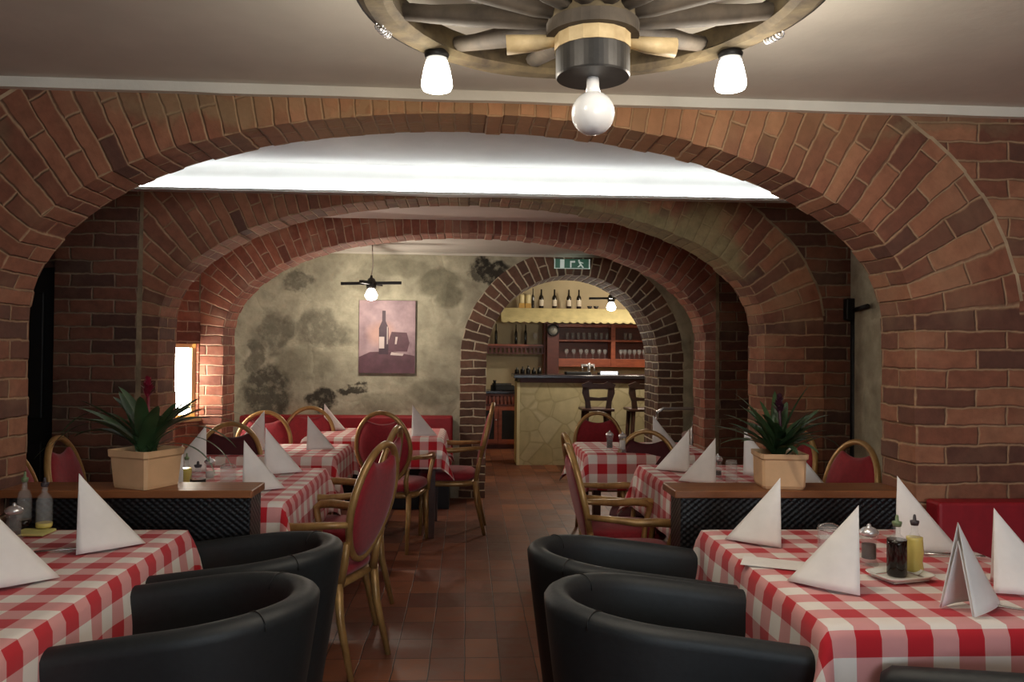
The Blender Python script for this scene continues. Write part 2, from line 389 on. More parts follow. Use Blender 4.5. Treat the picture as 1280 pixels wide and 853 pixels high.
    def puff(s, w, d, h, c=(0, 0, 0), e=3.2, n=28, m=8, mi=0):
        "cushion: superellipse plan w (x) by d (y), rounded edges"
        rings = []
        for k in range(m + 1):
            ph = -PI / 2 + PI * k / m
            sc = max(abs(math.cos(ph)) ** 0.35, 0.02); z = c[2] + math.copysign(abs(math.sin(ph)) ** 0.9, math.sin(ph)) * h / 2
            ring = []
            for j in range(n):
                a = 2 * PI * j / n; ca, sa = math.cos(a), math.sin(a)
                x = math.copysign(abs(ca) ** (2 / e), ca) * w / 2 * sc; y = math.copysign(abs(sa) ** (2 / e), sa) * d / 2 * sc
                ring.append(s.b.verts.new((c[0] + x, c[1] + y, z)))
            rings.append(ring)
        for i in range(m):
            for j in range(n):
                f = s.b.faces.new((rings[i][j], rings[i][(j + 1) % n], rings[i + 1][(j + 1) % n], rings[i + 1][j])); f.smooth = True; f.material_index = mi
        s.b.faces.new(list(reversed(rings[0]))); s.b.faces.new(rings[-1])
        return s
    def xf(s, mtx): bmesh.ops.transform(s.b, matrix=mtx, verts=s.b.verts); return s
    def build(s, name, mats, parent=None, loc=(0, 0, 0), rot=(0, 0, 0), kind=None, recalc=True, label=None):
        if recalc: bmesh.ops.recalc_face_normals(s.b, faces=s.b.faces)
        me = bpy.data.meshes.new(name); s.b.to_mesh(me); s.b.free()
        for m in (mats if isinstance(mats, (list, tuple)) else [mats]): me.materials.append(m)
        o = bpy.data.objects.new(name, me); C.objects.link(o); o.location = loc; o.rotation_euler = rot
        if parent: o.parent = parent
        if kind: o['kind'] = kind
        if label: o['label'] = label
        return o

def tag(o, label, cat, group=None):
    o['label'] = label; o['category'] = cat
    if group: o['group'] = group
    return o
def thing(name, label, cat, loc=(0, 0, 0), rz=0, group=None):
    o = bpy.data.objects.new(name, None); C.objects.link(o); o.empty_display_size = 0.1
    o.location = loc; o.rotation_euler = (0, 0, rz)
    return tag(o, label, cat, group)
def kids(o): return [c for c in C.objects if c.parent == o]
def copy_tree(o, parent=None):
    c = o.copy(); C.objects.link(c)
    if parent: c.parent = parent
    for ch in kids(o): copy_tree(ch, c)
    return c
def place(proto, used, loc, rz, label, group=None, scale=None):
    o = proto if not used.get(proto.name) else copy_tree(proto)
    used[proto.name] = True
    o.location = loc; o.rotation_euler = (0, 0, rz); o['label'] = label
    if group: o['group'] = group
    if scale: o.scale = scale
    return o
used = {}

# ------------------------------------------------------------------ masonry arches
def arch_wall(name, y0, y1, a, zs, zc, xl, xr, ztop, T, mats, xc=0.0, n=2.15, clipL=None, clipR=None, jag=0.0045, strips=True, seed=1, TR=None, arc_course=0.062):
    rg = random.Random(seed); B = MB()
    dense = [(xc - a, 0.0)]
    dense += [(xc - a, zs * k / 10) for k in range(1, 11)]
    for k in range(1, 200):
        al = PI - PI * k / 200; ca, sa = math.cos(al), math.sin(al)
        dense.append((xc + math.copysign(abs(ca) ** (2 / n), ca) * a, zs + abs(sa) ** (2 / n) * (zc - zs)))
    dense += [(xc + a, zs * k / 10) for k in range(10, -1, -1)]
    cum = [0]
    for p, q in zip(dense, dense[1:]): cum.append(cum[-1] + math.hypot(q[0] - p[0], q[1] - p[1]))
    Lt = cum[-1]; nj = round(zs / 0.0762); cj = zs / nj; La = Lt - 2 * zs; m2 = 2 * max(1, round(La / 2 / arc_course)); ca_ = La / m2
    bounds = [cj * k for k in range(nj)] + [zs + ca_ * k for k in range(m2)] + [Lt - zs + cj * k for k in range(nj + 1)]
    N = len(bounds) - 1; m = N // 2
    def at(sv):
        sv = min(max(sv, 0), Lt)
        for i in range(len(cum) - 1):
            if cum[i + 1] >= sv: break
        d = cum[i + 1] - cum[i]; k = 0 if d == 0 else (sv - cum[i]) / d
        p, q = dense[i], dense[i + 1]
        i0 = max(0, i - 2); i1 = min(len(dense) - 1, i + 3)
        tx, tz = dense[i1][0] - dense[i0][0], dense[i1][1] - dense[i0][1]; l = math.hypot(tx, tz)
        return (p[0] + (q[0] - p[0]) * k, p[1] + (q[1] - p[1]) * k, -tz / l, tx / l)
    prof = []
    for i in range(N):
        off = rg.uniform(-jag, jag)
        cs = bounds[i + 1] - bounds[i]
        for e in (0.004, cs - 0.004):
            sv = bounds[i] + e
            if i == 0 and e < 0.01: sv = 0
            if i == N - 1 and e > 0.01: sv = Lt
            x, z, nx, nz = at(sv)
            if z < zs - 0.02: nx, nz = (-1 if x < xc else 1), 0
            v = (i + (sv - bounds[i]) / cs) * 0.0762
            if i >= m: v = -(N - i - (sv - bounds[i]) / cs) * 0.0762
            prof.append([x + nx * off, z + nz * off, nx, nz, v])
    zk = 0.0762 / cj
    for side, y in ((0, y0), (1, y1)):
        outer = []
        for (x, z, nx, nz, v) in prof:
            t = T if (TR is None or nx < 0) else TR; flag = 'T'
            if nz > 0.001 and (ztop - z) / nz < t: t = (ztop - z) / nz; flag = 'top'
            lo = clipL if clipL is not None else xl; hi = clipR if clipR is not None else xr
            if nx < -0.001 and (lo - x) / nx < t: t = (lo - x) / nx; flag = 'clip' if clipL is not None else 'side'
            if nx > 0.001 and (hi - x) / nx < t: t = (hi - x) / nx; flag = 'clip' if clipR is not None else 'side'
            if flag != 'top' and strips and nz > 0.001 and (ztop - z) / nz < t + 0.02: flag = 'T'
            outer.append((t, flag))
        def far(x, z, nx, nz):
            ks = []
            if nz > 0.001: ks.append(((ztop - z) / nz, 't'))
            if nx < -0.001: ks.append(((xl - x) / nx, 'l'))
            if nx > 0.001: ks.append(((xr - x) / nx, 'r'))
            k, w = min(ks); return (x + nx * k, z + nz * k, w)
        def F_(pts, uvs, mi):
            pp = []; uu = []
            for p, u in zip(pts, uvs):
                if not pp or (Vector(p) - Vector(pp[-1])).length > 1e-5: pp.append(p); uu.append(u)
            if len(pp) > 2 and (Vector(pp[0]) - Vector(pp[-1])).length < 1e-5: pp.pop(); uu.pop()
            if len(pp) < 3: return
            B.quad(pp, uu, mi)
        def ouv(x, z): return (abs(x - xc) - a, z * zk * (1 if side_of < 0 else -1))
        for i in range(len(prof) - 1):
            p, q = prof[i], prof[i + 1]; (t0, f0), (t1, f1) = outer[i], outer[i + 1]
            vq = q[4]
            P0 = (p[0], y, p[1]); Q0 = (q[0], y, q[1])
            P1 = (p[0] + p[2] * t0, y, p[1] + p[3] * t0); Q1 = (q[0] + q[2] * t1, y, q[1] + q[3] * t1)
            F_([P0, Q0, Q1, P1], [(0, p[4]), (0, vq), (t1, vq), (t0, p[4])], 0)
            if f0 == 'top' and f1 == 'top': continue
            sw0 = sw1 = 0
            if strips and not (abs(p[2]) > 0.98 and f0 != 'clip'):
                sw = 0.03 if 'clip' in (f0, f1) else 0.014; sw0 = sw if f0 != 'top' else 0; sw1 = sw if f1 != 'top' else 0
            def clampx(x, z, nx, nz, t, sw):
                k = t + sw
                if nz > 0.001: k = min(k, (ztop - z) / nz)
                return (x + nx * k, z + nz * k)
            P2 = clampx(*p[:4], t0, sw0); Q2 = clampx(*q[:4], t1, sw1)
            if sw0 or sw1: F_([P1, Q1, (Q2[0], y, Q2[1]), (P2[0], y, P2[1])], [(0, 0)] * 4, 2)
            fp = far(P2[0], P2[1], p[2], p[3]); fq = far(Q2[0], Q2[1], q[2], q[3])
            pts = [(P2[0], P2[1]), (Q2[0], Q2[1]), (fq[0], fq[1])]
            if fp[2] != fq[2]:
                cx = xl if 'l' in (fp[2], fq[2]) else xr
                pts.append((cx, ztop))
            pts.append((fp[0], fp[1]))
            side_of = -1 if p[0] + q[0] < 2 * xc else 1
            F_([(x, y, z) for x, z in pts], [ouv(x, z) for x, z in pts], 1)
    for i in range(len(prof) - 1):
        p, q = prof[i], prof[i + 1]
        B.quad([(p[0], y0, p[1]), (p[0], y1, p[1]), (q[0], y1, q[1]), (q[0], y0, q[1])], [(0, p[4]), (y1 - y0, p[4]), (y1 - y0, q[4]), (0, q[4])], 0)
    for x in (xl, xr):
        B.quad([(x, y0, 0), (x, y1, 0), (x, y1, ztop), (x, y0, ztop)], [(0, 0), (y1 - y0, 0), (y1 - y0, ztop), (0, ztop)], 1)
    B.quad([(xl, y0, ztop), (xr, y0, ztop), (xr, y1, ztop), (xl, y1, ztop)])
    bmesh.ops.remove_doubles(B.b, verts=B.b.verts, dist=0.0004)
    return B.build(name, mats, kind='structure')

Y1, Y1b, Y2, Y2b, Y3, Y3b = 3.05, 3.31, 4.70, 4.98, 6.10, 6.40
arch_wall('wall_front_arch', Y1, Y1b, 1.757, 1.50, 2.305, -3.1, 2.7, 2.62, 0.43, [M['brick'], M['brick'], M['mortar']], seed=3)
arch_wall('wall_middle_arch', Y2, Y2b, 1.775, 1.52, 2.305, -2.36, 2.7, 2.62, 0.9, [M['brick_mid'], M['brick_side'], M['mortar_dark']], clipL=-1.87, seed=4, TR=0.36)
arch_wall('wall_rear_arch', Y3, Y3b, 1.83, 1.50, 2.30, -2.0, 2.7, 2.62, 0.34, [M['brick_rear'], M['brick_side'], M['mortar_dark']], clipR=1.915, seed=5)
arch_wall('wall_back', YB, YB + 0.58, 0.83, 1.316, 2.146, -3.1, 3.6, 2.62, 0.25, [M['brick_bar'], M['stone'], M['mortar']], xc=1.008, n=2.0, arc_course=0.0762, jag=0.002, strips=False, seed=6)

def slab(name, x0, x1, y0, y1, z0, z1, mat, uvs=None):
    b = MB().box(x0, x1, y0, y1, z0, z1)
    for f in b.b.faces:
        nrm = f.normal
        for l in f.loops:
            c = l.vert.co
            l[b.uv].uv = (c.y, c.z) if abs(nrm.x) > 0.5 else ((c.x, c.z) if abs(nrm.y) > 0.5 else (c.x, c.y))
    bmesh.ops.recalc_face_normals(b.b, faces=b.b.faces)
    b.b.normal_update()
    for f in b.b.faces:
        for l in f.loops:
            c = l.vert.co; nrm = f.normal
            l[b.uv].uv = (c.y, c.z) if abs(nrm.x) > 0.5 else ((c.x, c.z) if abs(nrm.y) > 0.5 else (c.x, c.y))
    return b.build(name, mat, kind='structure')
slab('floor', -3.3, 4.4, -3.2, 12.9, -0.1, 0.0, M['floor'])
# ceilings, each bay with its own height
slab('ceiling_middle', -3.1, 2.7, Y1b, Y2, 2.475, 2.55, M['plaster_white'])
slab('ceiling_rear', -3.1, 2.7, Y2b, Y3, 2.40, 2.48, M['plaster_pink'])
slab('ceiling_back', -3.1, 3.6, Y3b, YB, 2.335, 2.42, M['plaster_grey'])
slab('ceiling_bar', -1.5, 4.4, YB + 0.58, 12.9, 2.75, 2.85, M['plaster'])
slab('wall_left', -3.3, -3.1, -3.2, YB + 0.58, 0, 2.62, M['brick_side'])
slab('wall_right', 2.7, 2.9, -3.2, Y1b, 0, 2.62, M['brick'])
slab('wall_right_stone', 2.30, 2.7, Y1b, Y2, 0, 2.62, M['stone_dark'])
slab('wall_right_rear', 2.7, 2.9, Y2, YB, 0, 2.62, M['stone_dark'])
slab('wall_entrance', -3.1, 2.7, -3.2, -3.0, 0, 2.5, M['plaster'])
slab('wall_bar_back', -1.5, 4.4, 12.7, 12.9, 0, 2.85, M['bar_plaster'])
slab('wall_bar_left', -1.7, -1.5, YB + 0.58, 12.9, 0, 2.85, M['bar_plaster'])
slab('wall_bar_right', 4.2, 4.4, YB + 0.58, 12.9, 0, 2.85, M['bar_plaster'])
# trims: a slightly sagging painted ledge below each ceiling
def ledge(name, y, zl, zr, x0, x1, h, dpt, mat, ztop=None):
    b = MB(); N = 40
    def fn(u, v):
        x = x0 + (x1 - x0) * u; z = zl + (zr - zl) * u + 0.003 * noise.noise(Vector((x * 3, 0, 0)))
        k = v * 4
        pts = [(y, z), (y - dpt, z + 0.002 * noise.noise(Vector((x * 9, 5, 0)))), (y - dpt, z + h), (y, z + h), (y, z)]
        i = min(int(k + 1e-6), 4); return (x, pts[i][0], pts[i][1])
    b.grid(fn, N, 4, smooth=False)
    return b.build(name, mat, kind='structure')
pl, pr = P(10, 108, Y=Y1 - 0.03), P(1270, 146, Y=Y1 - 0.03)
k1 = (pr.z - pl.z) / (pr.x - pl.x)
ledge('trim_1', Y1, pl.z + k1 * (-3.1 - pl.x), pl.z + k1 * (2.7 - pl.x), -3.1, 2.7, 0.04, 0.03, M['trim'])
cl, cr = pl.z + k1 * (-3.1 - pl.x) + 0.038, pl.z + k1 * (2.7 - pl.x) + 0.038
MB().hull([(-3.1, -3, cl), (2.7, -3, cr), (2.7, Y1, cr), (-3.1, Y1, cl), (-3.1, -3, cl + 0.08), (2.7, -3, cr + 0.08), (2.7, Y1, cr + 0.08), (-3.1, Y1, cl + 0.08)]).build('ceiling_front', M['plaster'], kind='structure')
pl, pr = P(215, 238, Y=Y2 - 0.05), P(975, 252, Y=Y2 - 0.05)
k2 = (pr.z - pl.z) / (pr.x - pl.x)
zl2, zr2 = pl.z + k2 * (-2.36 - pl.x), pl.z + k2 * (2.27 - pl.x)
ledge('trim_2', Y2, zl2, zr2, -2.36, 2.27, 0.016, 0.07, M['plaster_white'])
b = MB().tube([(-2.3, Y2 - 0.035, zl2 + 0.032), (2.2, Y2 - 0.035, zr2 + 0.032)], 0.009, 10)
tag(b.build('light_tube', M['led']), 'long white light tube lying on the ledge above the middle arch', 'light tube')
MBp = MB()
def cove(u, v):
    x = -2.36 + 4.66 * u
    if v < 0.25: return (x, Y2 - 0.004, 2.35 + (2.415 - 2.35) * v / 0.25)
    a_ = (v - 0.25) / 0.75 * PI / 2; rr = 0.058
    return (x, Y2 - 0.004 - rr * (1 - math.cos(a_)), 2.415 + rr * math.sin(a_))
MBp.grid(cove, 2, 12)
MBp.build('trim_3', M['plaster_white'], kind='structure')
ledge('trim_4', YB, 2.318, 2.312, -3.1, 3.0, 0.02, 0.02, M['trim'])
# recess left of the middle arch with a dark door
slab('wall_left_return', -3.1, -2.36, Y2 + 0.06, Y2b, 1.86, 2.62, M['brick_side'])
dr = MB().box(-3.1, -2.36, Y2 + 0.1, Y2 + 0.15, 0, 1.86, 0.004)
for zz in ((0.15, 0.85), (0.98, 1.72)): dr.box(-3.0, -2.46, Y2 + 0.085, Y2 + 0.11, zz[0], zz[1], 0.01)
dr.build('door_1', M['black'], kind='structure')
# splayed wall with the bright window on the left between middle and rear arch
A = Vector((-2.0, Y3 + 0.02, 0)); Bq = Vector((-2.42, 5.40, 0))
dv = (Bq - A).normalized(); nv_ = Vector((dv.y, -dv.x, 0)); nv_ = nv_ if nv_.x > 0 else -nv_; Ls = (Bq - A).length
wz0, wz1 = P(248, 525, Y=5.95).z, P(248, 430, Y=5.95).z
def spl(s0, s1, z0, z1, d0, d1):
    q = [A + dv * s0 + nv_ * d0, A + dv * s1 + nv_ * d0, A + dv * s1 + nv_ * d1, A + dv * s0 + nv_ * d1]
    return [Vector((p.x, p.y, z0)) for p in q] + [Vector((p.x, p.y, z1)) for p in q]
b = MB()
ww0, ww1 = 0.02, 0.62
for (s0, s1, z0, z1) in ((0, ww0, 0, 2.6), (ww1, Ls, 0, 2.6), (ww0, ww1, 0, wz0), (ww0, ww1, wz1, 2.6)): b.hull(spl(s0, s1, z0, z1, -0.18, 0))
b.b.normal_update()
for f in b.b.faces:
    for l in f.loops: c = l.vert.co; l[b.uv].uv = ((c - A).dot(dv), c.z)
b.build('wall_left_splay', M['brick_rear'], kind='structure')
b = MB()
for (s0, s1, z0, z1) in ((ww0, ww0 + 0.035, wz0, wz1), (ww1 - 0.04, ww1, wz0, wz1), (ww0, ww1, wz0, wz0 + 0.03), (ww0, ww1, wz1 - 0.03, wz1), (0.30, 0.33, wz0, wz1)): b.hull(spl(s0, s1, z0, z1, -0.08, -0.03))
wf = b.build('window_1', M['cream'], kind='structure')
MB().hull(spl(ww0, ww1, wz0, wz1, -0.065, -0.06)).build('window_pane', M['window_lit'], wf)
MB().hull(spl(ww0 - 0.02, ww1 + 0.02, wz0 - 0.02, wz0 + 0.002, -0.08, 0.025)).build('window_sill', M['cream'], wf)
slab('wall_left_niche', -3.1, -2.42, 5.34, 5.42, 0, 2.6, M['brick_side'])
# unseen window added behind the camera for cool light on the front tables
b = MB()
for (x0, x1, z0, z1) in ((0.1, 0.16, 0.9, 2.1), (2.44, 2.5, 0.9, 2.1), (0.1, 2.5, 0.9, 0.96), (0.1, 2.5, 2.04, 2.1), (1.27, 1.33, 0.9, 2.1)): b.box(x0, x1, -3.0, -2.95, z0, z1)
wf = b.build('added_window', M['cream'], kind='structure')
MB().box(0.16, 2.44, -2.995, -2.985, 0.96, 2.04).build('window_pane', M['added_pane'], wf)

# pipe on the right
pp = P(1067, 388, Y=Y2 - 0.03)
t = thing('wall_pipe', 'black vertical pipe with a junction box beside the stone pillar', 'pipe', (pp.x, Y2 - 0.035, 0))
MB().tube([(0, 0, 0), (0, 0, pp.z + 0.05)], 0.02, 10).build('pipe', M['iron'], t)
MB().box(-0.055, 0.01, -0.02, 0.03, pp.z - 0.06, pp.z + 0.07, 0.008).build('junction_box', M['iron'], t)
MB().tube([(0.0, 0, pp.z), (2.26 - pp.x, -0.25, pp.z + 0.01)], 0.014, 8).build('side_pipe', M['iron'], t)

# ------------------------------------------------------------------ tables and cloths
def make_cloth(x0, x1, y0, y1, h, seed, zt=0.756):
    hw, hd = (x1 - x0) / 2, (y1 - y0) / 2; W, D = hw + h, hd + h
    rg = Vector((seed * 7.3, seed * 3.1, 0)); nx = max(24, int(2 * W / 0.03)); ny = max(24, int(2 * D / 0.03))
    def fn(u, v):
        s_, t_ = -W + 2 * W * u, -D + 2 * D * v
        cx, cy = max(-hw, min(hw, s_)), max(-hd, min(hd, t_)); dx, dy = s_ - cx, t_ - cy
        r = math.hypot(dx, dy)
        if r < 1e-6: return (cx, cy, zt)
        ux, uy = dx / r, dy / r
        corner = 2 * abs(ux * uy)
        wob = noise.noise(Vector((s_ * 5.5, t_ * 5.5, 0)) + rg)
        r0 = 0.02
        if r < r0: out = r; dz = r * r / (2 * r0)
        else: out = r0 + (r - r0) * (0.07 + 0.30 * corner + 0.11 * wob); dz = r0 / 2 + (r - r0) * math.sqrt(max(0.1, 1 - (0.10 + 0.3 * corner) ** 2))
        return (cx + ux * out, cy + uy * out, zt - dz)
    us = lambda u, v: (-W + 2 * W * u + 0.031, -D + 2 * D * v + 0.02)
    b = MB()
    # non-uniform grid so that the table edge falls on a row
    def remap(u, w, hw_):
        return u
    b.grid(fn, nx, ny, us)
    return b
def table(x0, x1, y0, y1, cloth_h, tlabel, clabel, seed, legs=True):
    cx, cy = (x0 + x1) / 2, (y0 + y1) / 2; hw, hd = (x1 - x0) / 2 - 0.004, (y1 - y0) / 2 - 0.004
    t = thing('dining_table', tlabel, 'table', (cx, cy, 0), 0, 'cloth-covered dining tables')
    MB().box(-hw, hw, -hd, hd, 0.722, 0.754, 0.004).build('tabletop', M['blackwood'], t)
    for sx in (-1, 1):
        for sy in (-1, 1):
            lx, ly = sx * (hw - 0.06), sy * (hd - 0.06)
            MB().hull([(lx + a * 0.02, ly + b_ * 0.02, 0) for a, b_ in ((-1, -1), (1, -1), (1, 1), (-1, 1))] + [(lx + a * 0.028, ly + b_ * 0.028, 0.722) for a, b_ in ((-1, -1), (1, -1), (1, 1), (-1, 1))]).build('leg', M['stool_wood'], t)
    o = make_cloth(x0, x1, y0, y1, cloth_h, seed).build('tablecloth', M['gingham'], loc=(cx, cy, 0))
    tag(o, clabel, 'tablecloth', 'red and white checked tablecloths')
    md = o.modifiers.new('thick', 'SOLIDIFY'); md.thickness = 0.0015; md.offset = 0
    return o
TZ = 0.7585
# right front table
a = P(880, 662, Z=TZ); c = P(1037, 780, Z=TZ)
XR = (a.x + c.x) / 2
table(XR, XR + 0.80, c.y, a.y, 0.25, 'front right table under a checked cloth beside black tub chairs', 'checked cloth on the front right table with the dark vinegar and yellow oil bottles', 1)
RF = (XR, XR + 0.80, c.y, a.y)
a = P(231, 662, Z=TZ); c = P(2, 806, Z=TZ); XL = (a.x + c.x) / 2
LFt = (XL - 0.8, XL, a.y - 1.35, a.y)
table(*LFt, 0.25, 'front left table under a checked cloth, cut off by the left edge', 'checked cloth on the front left table, partly outside the picture', 2)
a = P(405, 585, Z=TZ)
LM = (a.x - 0.80, a.x, a.y - 1.0, a.y)
table(*LM, 0.25, 'checked table right behind the left room divider', 'checked cloth on the table directly behind the left divider', 3)
LN = (-1.62, P(418, 569, Z=TZ).x, P(418, 571, Z=TZ).y, P(418, 558, Z=TZ).y + 0.15)
table(*LN, 0.22, 'checked table second behind the left divider, beside two golden round-backed chairs', 'checked cloth on the second table behind the left divider', 4)
a = P(551, 547, Z=TZ); LO = (a.x - 1.0, a.x, a.y, a.y + 0.72)
table(*LO, 0.24, 'checked table in front of the long red bench at the stone wall', 'checked cloth on the table at the red bench below the stone wall', 5)
a = P(800, 581, Z=TZ)
RM = (a.x, a.x + 0.8, a.y - 1.02, a.y)
table(*RM, 0.25, 'checked table right behind the right room divider', 'checked cloth on the table directly behind the right divider', 6)
a = P(737, 568, Z=TZ)
RN = (a.x, a.x + 0.8, a.y + 0.05, a.y + 0.70)
table(*RN, 0.24, 'small checked table with pepper and salt mills, near the bar', 'checked cloth on the far right table that carries the two mills', 7)

# ------------------------------------------------------------------ napkins
def napkin_mesh(h=0.215, l=0.175, w=0.062, var=0.0):
    b = MB()
    def side(sg, inset=0.0):
        def fn(u, v):
            # u: 0 at rear edge (apex to foot) .. 1 at the folded ridge (apex to tip); v: 0 top .. 1 bottom
            zz = h * (1 - v) * (1 - inset * 0.6)
            rear = Vector((-0.004 * v, sg * w * v * (1 - inset * 0.3), zz)); tip = Vector(((l - inset * 0.03) * v ** 1.04, 0, zz))
            p = rear.lerp(tip, u); bulge = math.sin(PI * u) * 0.024 * v * (1 + var)
            p.y += sg * bulge; p.z += 0.006 * math.sin(PI * u) * v * (1 - inset) if v > 0.9 else 0
            return p
        return fn
    for sg in (1, -1):
        b.grid(side(sg), 10, 12); b.grid(side(sg, 0.35), 8, 10)
    o = b.build('paper_napkin', M['napkin'], recalc=False)
    md = o.modifiers.new('thick', 'SOLIDIFY'); md.thickness = 0.0016; md.offset = 0
    return o
nap = tag(napkin_mesh(), 'napkin', 'napkin', 'white folded paper napkins standing on the tables')
first = [True]
def napkin(px, py, rz, label, sc=1.0, z=TZ + 0.001, sz=None):
    o = nap if first[0] else nap.copy()
    if not first[0]: C.objects.link(o)
    first[0] = False
    p = P(px, py, Z=z); o.location = (p.x, p.y, z + 0.001); o.rotation_euler = (0, 0, R(rz)); o.scale = (sc, sc, sz or sc); o['label'] = label
    return o
# px,py = foot of the vertical rear edge ; side = where the slanted ridge points, edge seen end-on from the aisle ; dl = extra turn
def nap_at(px, py, side, label, sc=1.0, dl=0, sy=1.0):
    p = P(px, py, Z=TZ); phi = math.degrees(math.atan2(p.x, p.y))
    o = napkin(px, py, (-phi if side == 'R' else 180 - phi) + dl, label, sc)
    o.scale = (sc, sc * sy, sc)
nap_at(975, 680, 'L', 'napkin at the back left of the front right table, in front of the black divider', 1.03)
nap_at(1073, 737, 'L', 'napkin left of the pepper mill on the front right table', 1.06)
nap_at(1121, 684, 'R', 'napkin behind the oil and vinegar bottles at the back of the front right table', 1.1)
nap_at(1197, 766, 'R', 'nearest napkin on the front right table, showing its two-lobed open side', 1.04, 58, 0.7)
nap_at(1242, 735, 'R', 'napkin cut off by the right edge of the picture', 1.02, 4)
nap_at(97, 688, 'R', 'napkin near the back corner of the front left table', 1.12)
nap_at(-48, 735, 'R', 'large napkin cut off by the left edge of the picture', 1.30, -8)
nap_at(304, 613, 'R', 'napkin at the front of the table behind the left divider, next to its wooden top', 1.05)
nap_at(331, 592, 'R', 'tall napkin behind the front one on the table behind the left divider', 1.1)
nap_at(257, 588, 'L', 'napkin leaning beside the dark round chair back behind the left planter', 1.1)
nap_at(228, 612, 'L', 'napkin just right of the left planter, mostly hidden by it', 0.95)
nap_at(384, 562, 'R', 'napkin in front of the right one of the two golden round-backed chairs', 1.0)
nap_at(330, 562, 'L', 'napkin in front of the left one of the two golden round-backed chairs', 1.15)
nap_at(405, 538, 'R', 'napkin at the left end of the table by the red bench', 0.98)
nap_at(515, 545, 'R', 'napkin at the right end of the table by the red bench', 1.08)
nap_at(861, 589, 'L', 'back left napkin on the table behind the right divider', 1.05)
nap_at(894, 604, 'L', 'front left napkin on the table behind the right divider', 1.03)
nap_at(930, 592, 'R', 'napkin directly left of the right planter, in front of a red chair back', 1.1)
nap_at(982, 607, 'R', 'napkin peeking out at the right side of the right planter', 1.1)
nap_at(816, 559, 'R', 'napkin on the small table with the mills, seen through a chair back opening', 1.0)

# ------------------------------------------------------------------ black tub chairs
def tub_chair():
    t = thing('tub_chair', 'x', 'armchair', group='black leatherette tub chairs')
    th_ = 0.074; rc = 0.232; xarm = 0.34; x0 = 0.0
    path = []
    for k in range(9): path.append((xarm - (xarm - x0) * k / 9, -rc, 0, -1))
    for k in range(25):
        al = -PI / 2 - PI * k / 24; path.append((x0 + rc * 1.12 * math.cos(al), rc * math.sin(al), math.cos(al), math.sin(al)))
    for k in range(1, 10): path.append((x0 + (xarm - x0) * k / 9, rc, 0, 1))
    N = len(path)
    def hgt(x): k = min(1, max(0, (x + 0.26) / 0.60)); return 0.755 - 0.075 * k ** 1.2
    b = MB(); rings = []
    for (x, y, nx, ny) in path:
        H = hgt(x); sec = []
        zb = 0.11
        def q(off, z):
            tap = (1 - (z - zb) / (H - zb)); o_ = off - 0.085 * tap ** 1.1
            return (x + nx * o_, y + ny * o_, z)
        for z in (zb, 0.25, 0.4, 0.55, H - 0.04): sec.append(q(th_ / 2, z))
        for k in range(1, 8):
            al = PI * k / 8; sec.append((x + nx * (math.cos(al) * th_ / 2), y + ny * (math.cos(al) * th_ / 2), H - 0.04 + 0.04 * math.sin(al) ** 0.8))
        for z in (H - 0.04, 0.6, 0.5): sec.append((x - nx * th_ / 2 * (1 if z > 0.55 else 1.0), y - ny * th_ / 2, z))
        sec.append((x - nx * (th_ / 2 + 0.02), y - ny * (th_ / 2 + 0.02), 0.36))
        rings.append([b.b.verts.new(p) for p in sec])
    n = len(rings[0])
    for i in range(N - 1):
        for j in range(n):
            f = b.b.faces.new((rings[i][j], rings[i + 1][j], rings[i + 1][(j + 1) % n], rings[i][(j + 1) % n])); f.smooth = True
    for rg_, sg in ((rings[0], 1), (rings[-1], 1)):
        # rounded front ends
        cc = sum((v.co for v in rg_), Vector()) / n
        r2 = [b.b.verts.new(cc + (v.co - cc) * 0.86 + Vector((0.022, 0, 0))) for v in rg_]
        for j in range(n):
            f = b.b.faces.new((rg_[j], rg_[(j + 1) % n], r2[(j + 1) % n], r2[j])); f.smooth = True
        b.b.faces.new(r2)
    b.build('shell', M['tub'], t)
    MB().puff(0.46, 0.40, 0.13, (0.06, 0, 0.385), 4).build('seat', M['tub'], t)
    MB().box(-0.14, 0.26, -0.17, 0.17, 0.112, 0.335, 0.02).build('base', M['tub'], t)
    # stitched seams over the rim
    for al in (-PI * 0.74, -PI * 1.26):
        s = MB()
        cx, cy, nx, ny = x0 + rc * 1.12 * math.cos(al), rc * math.sin(al), math.cos(al), math.sin(al); H = hgt(cx)
        s.tube([(cx + nx * math.cos(k) * 0.0375, cy + ny * math.cos(k) * 0.0375, H - 0.04 + 0.0415 * math.sin(k) ** 0.8) for k in [PI * i / 12 for i in range(13)]], 0.0016, 6)
        s.build('seam', M['blackwood'], t)
    for sx, sy in ((-0.12, -0.13), (-0.12, 0.13), (0.22, -0.14), (0.22, 0.14)):
        MB().lathe([(0.014, 0), (0.022, 0.114)], 12, (sx, sy, 0)).build('leg', M['blackwood'], t)
    return t
tub = tub_chair()
xr0 = 0.52
def tubc(x, y, rz, label, sx=1.0, sy=1.0): place(tub, used, (x, y, 0), R(rz), label, scale=(sx, sy, 1))
tubc(xr0 - 0.02, 2.68, 1, 'black tub chair at the front right table, the one farther from the camera')
tubc(xr0 + 0.0, 2.17, -2, 'black tub chair at the front right table, nearer one facing right', 1.04)
tubc(1.14, 1.43, 146, 'black tub chair in the bottom right corner, only its arm rim in view')
tubc(-0.735, 2.75, 178, 'black tub chair at the front left table, the one farther from the camera', 1.08)
tubc(-0.73, 2.19, 183, 'black tub chair at the front left table, the nearest one facing left', 1.14, 1.04)

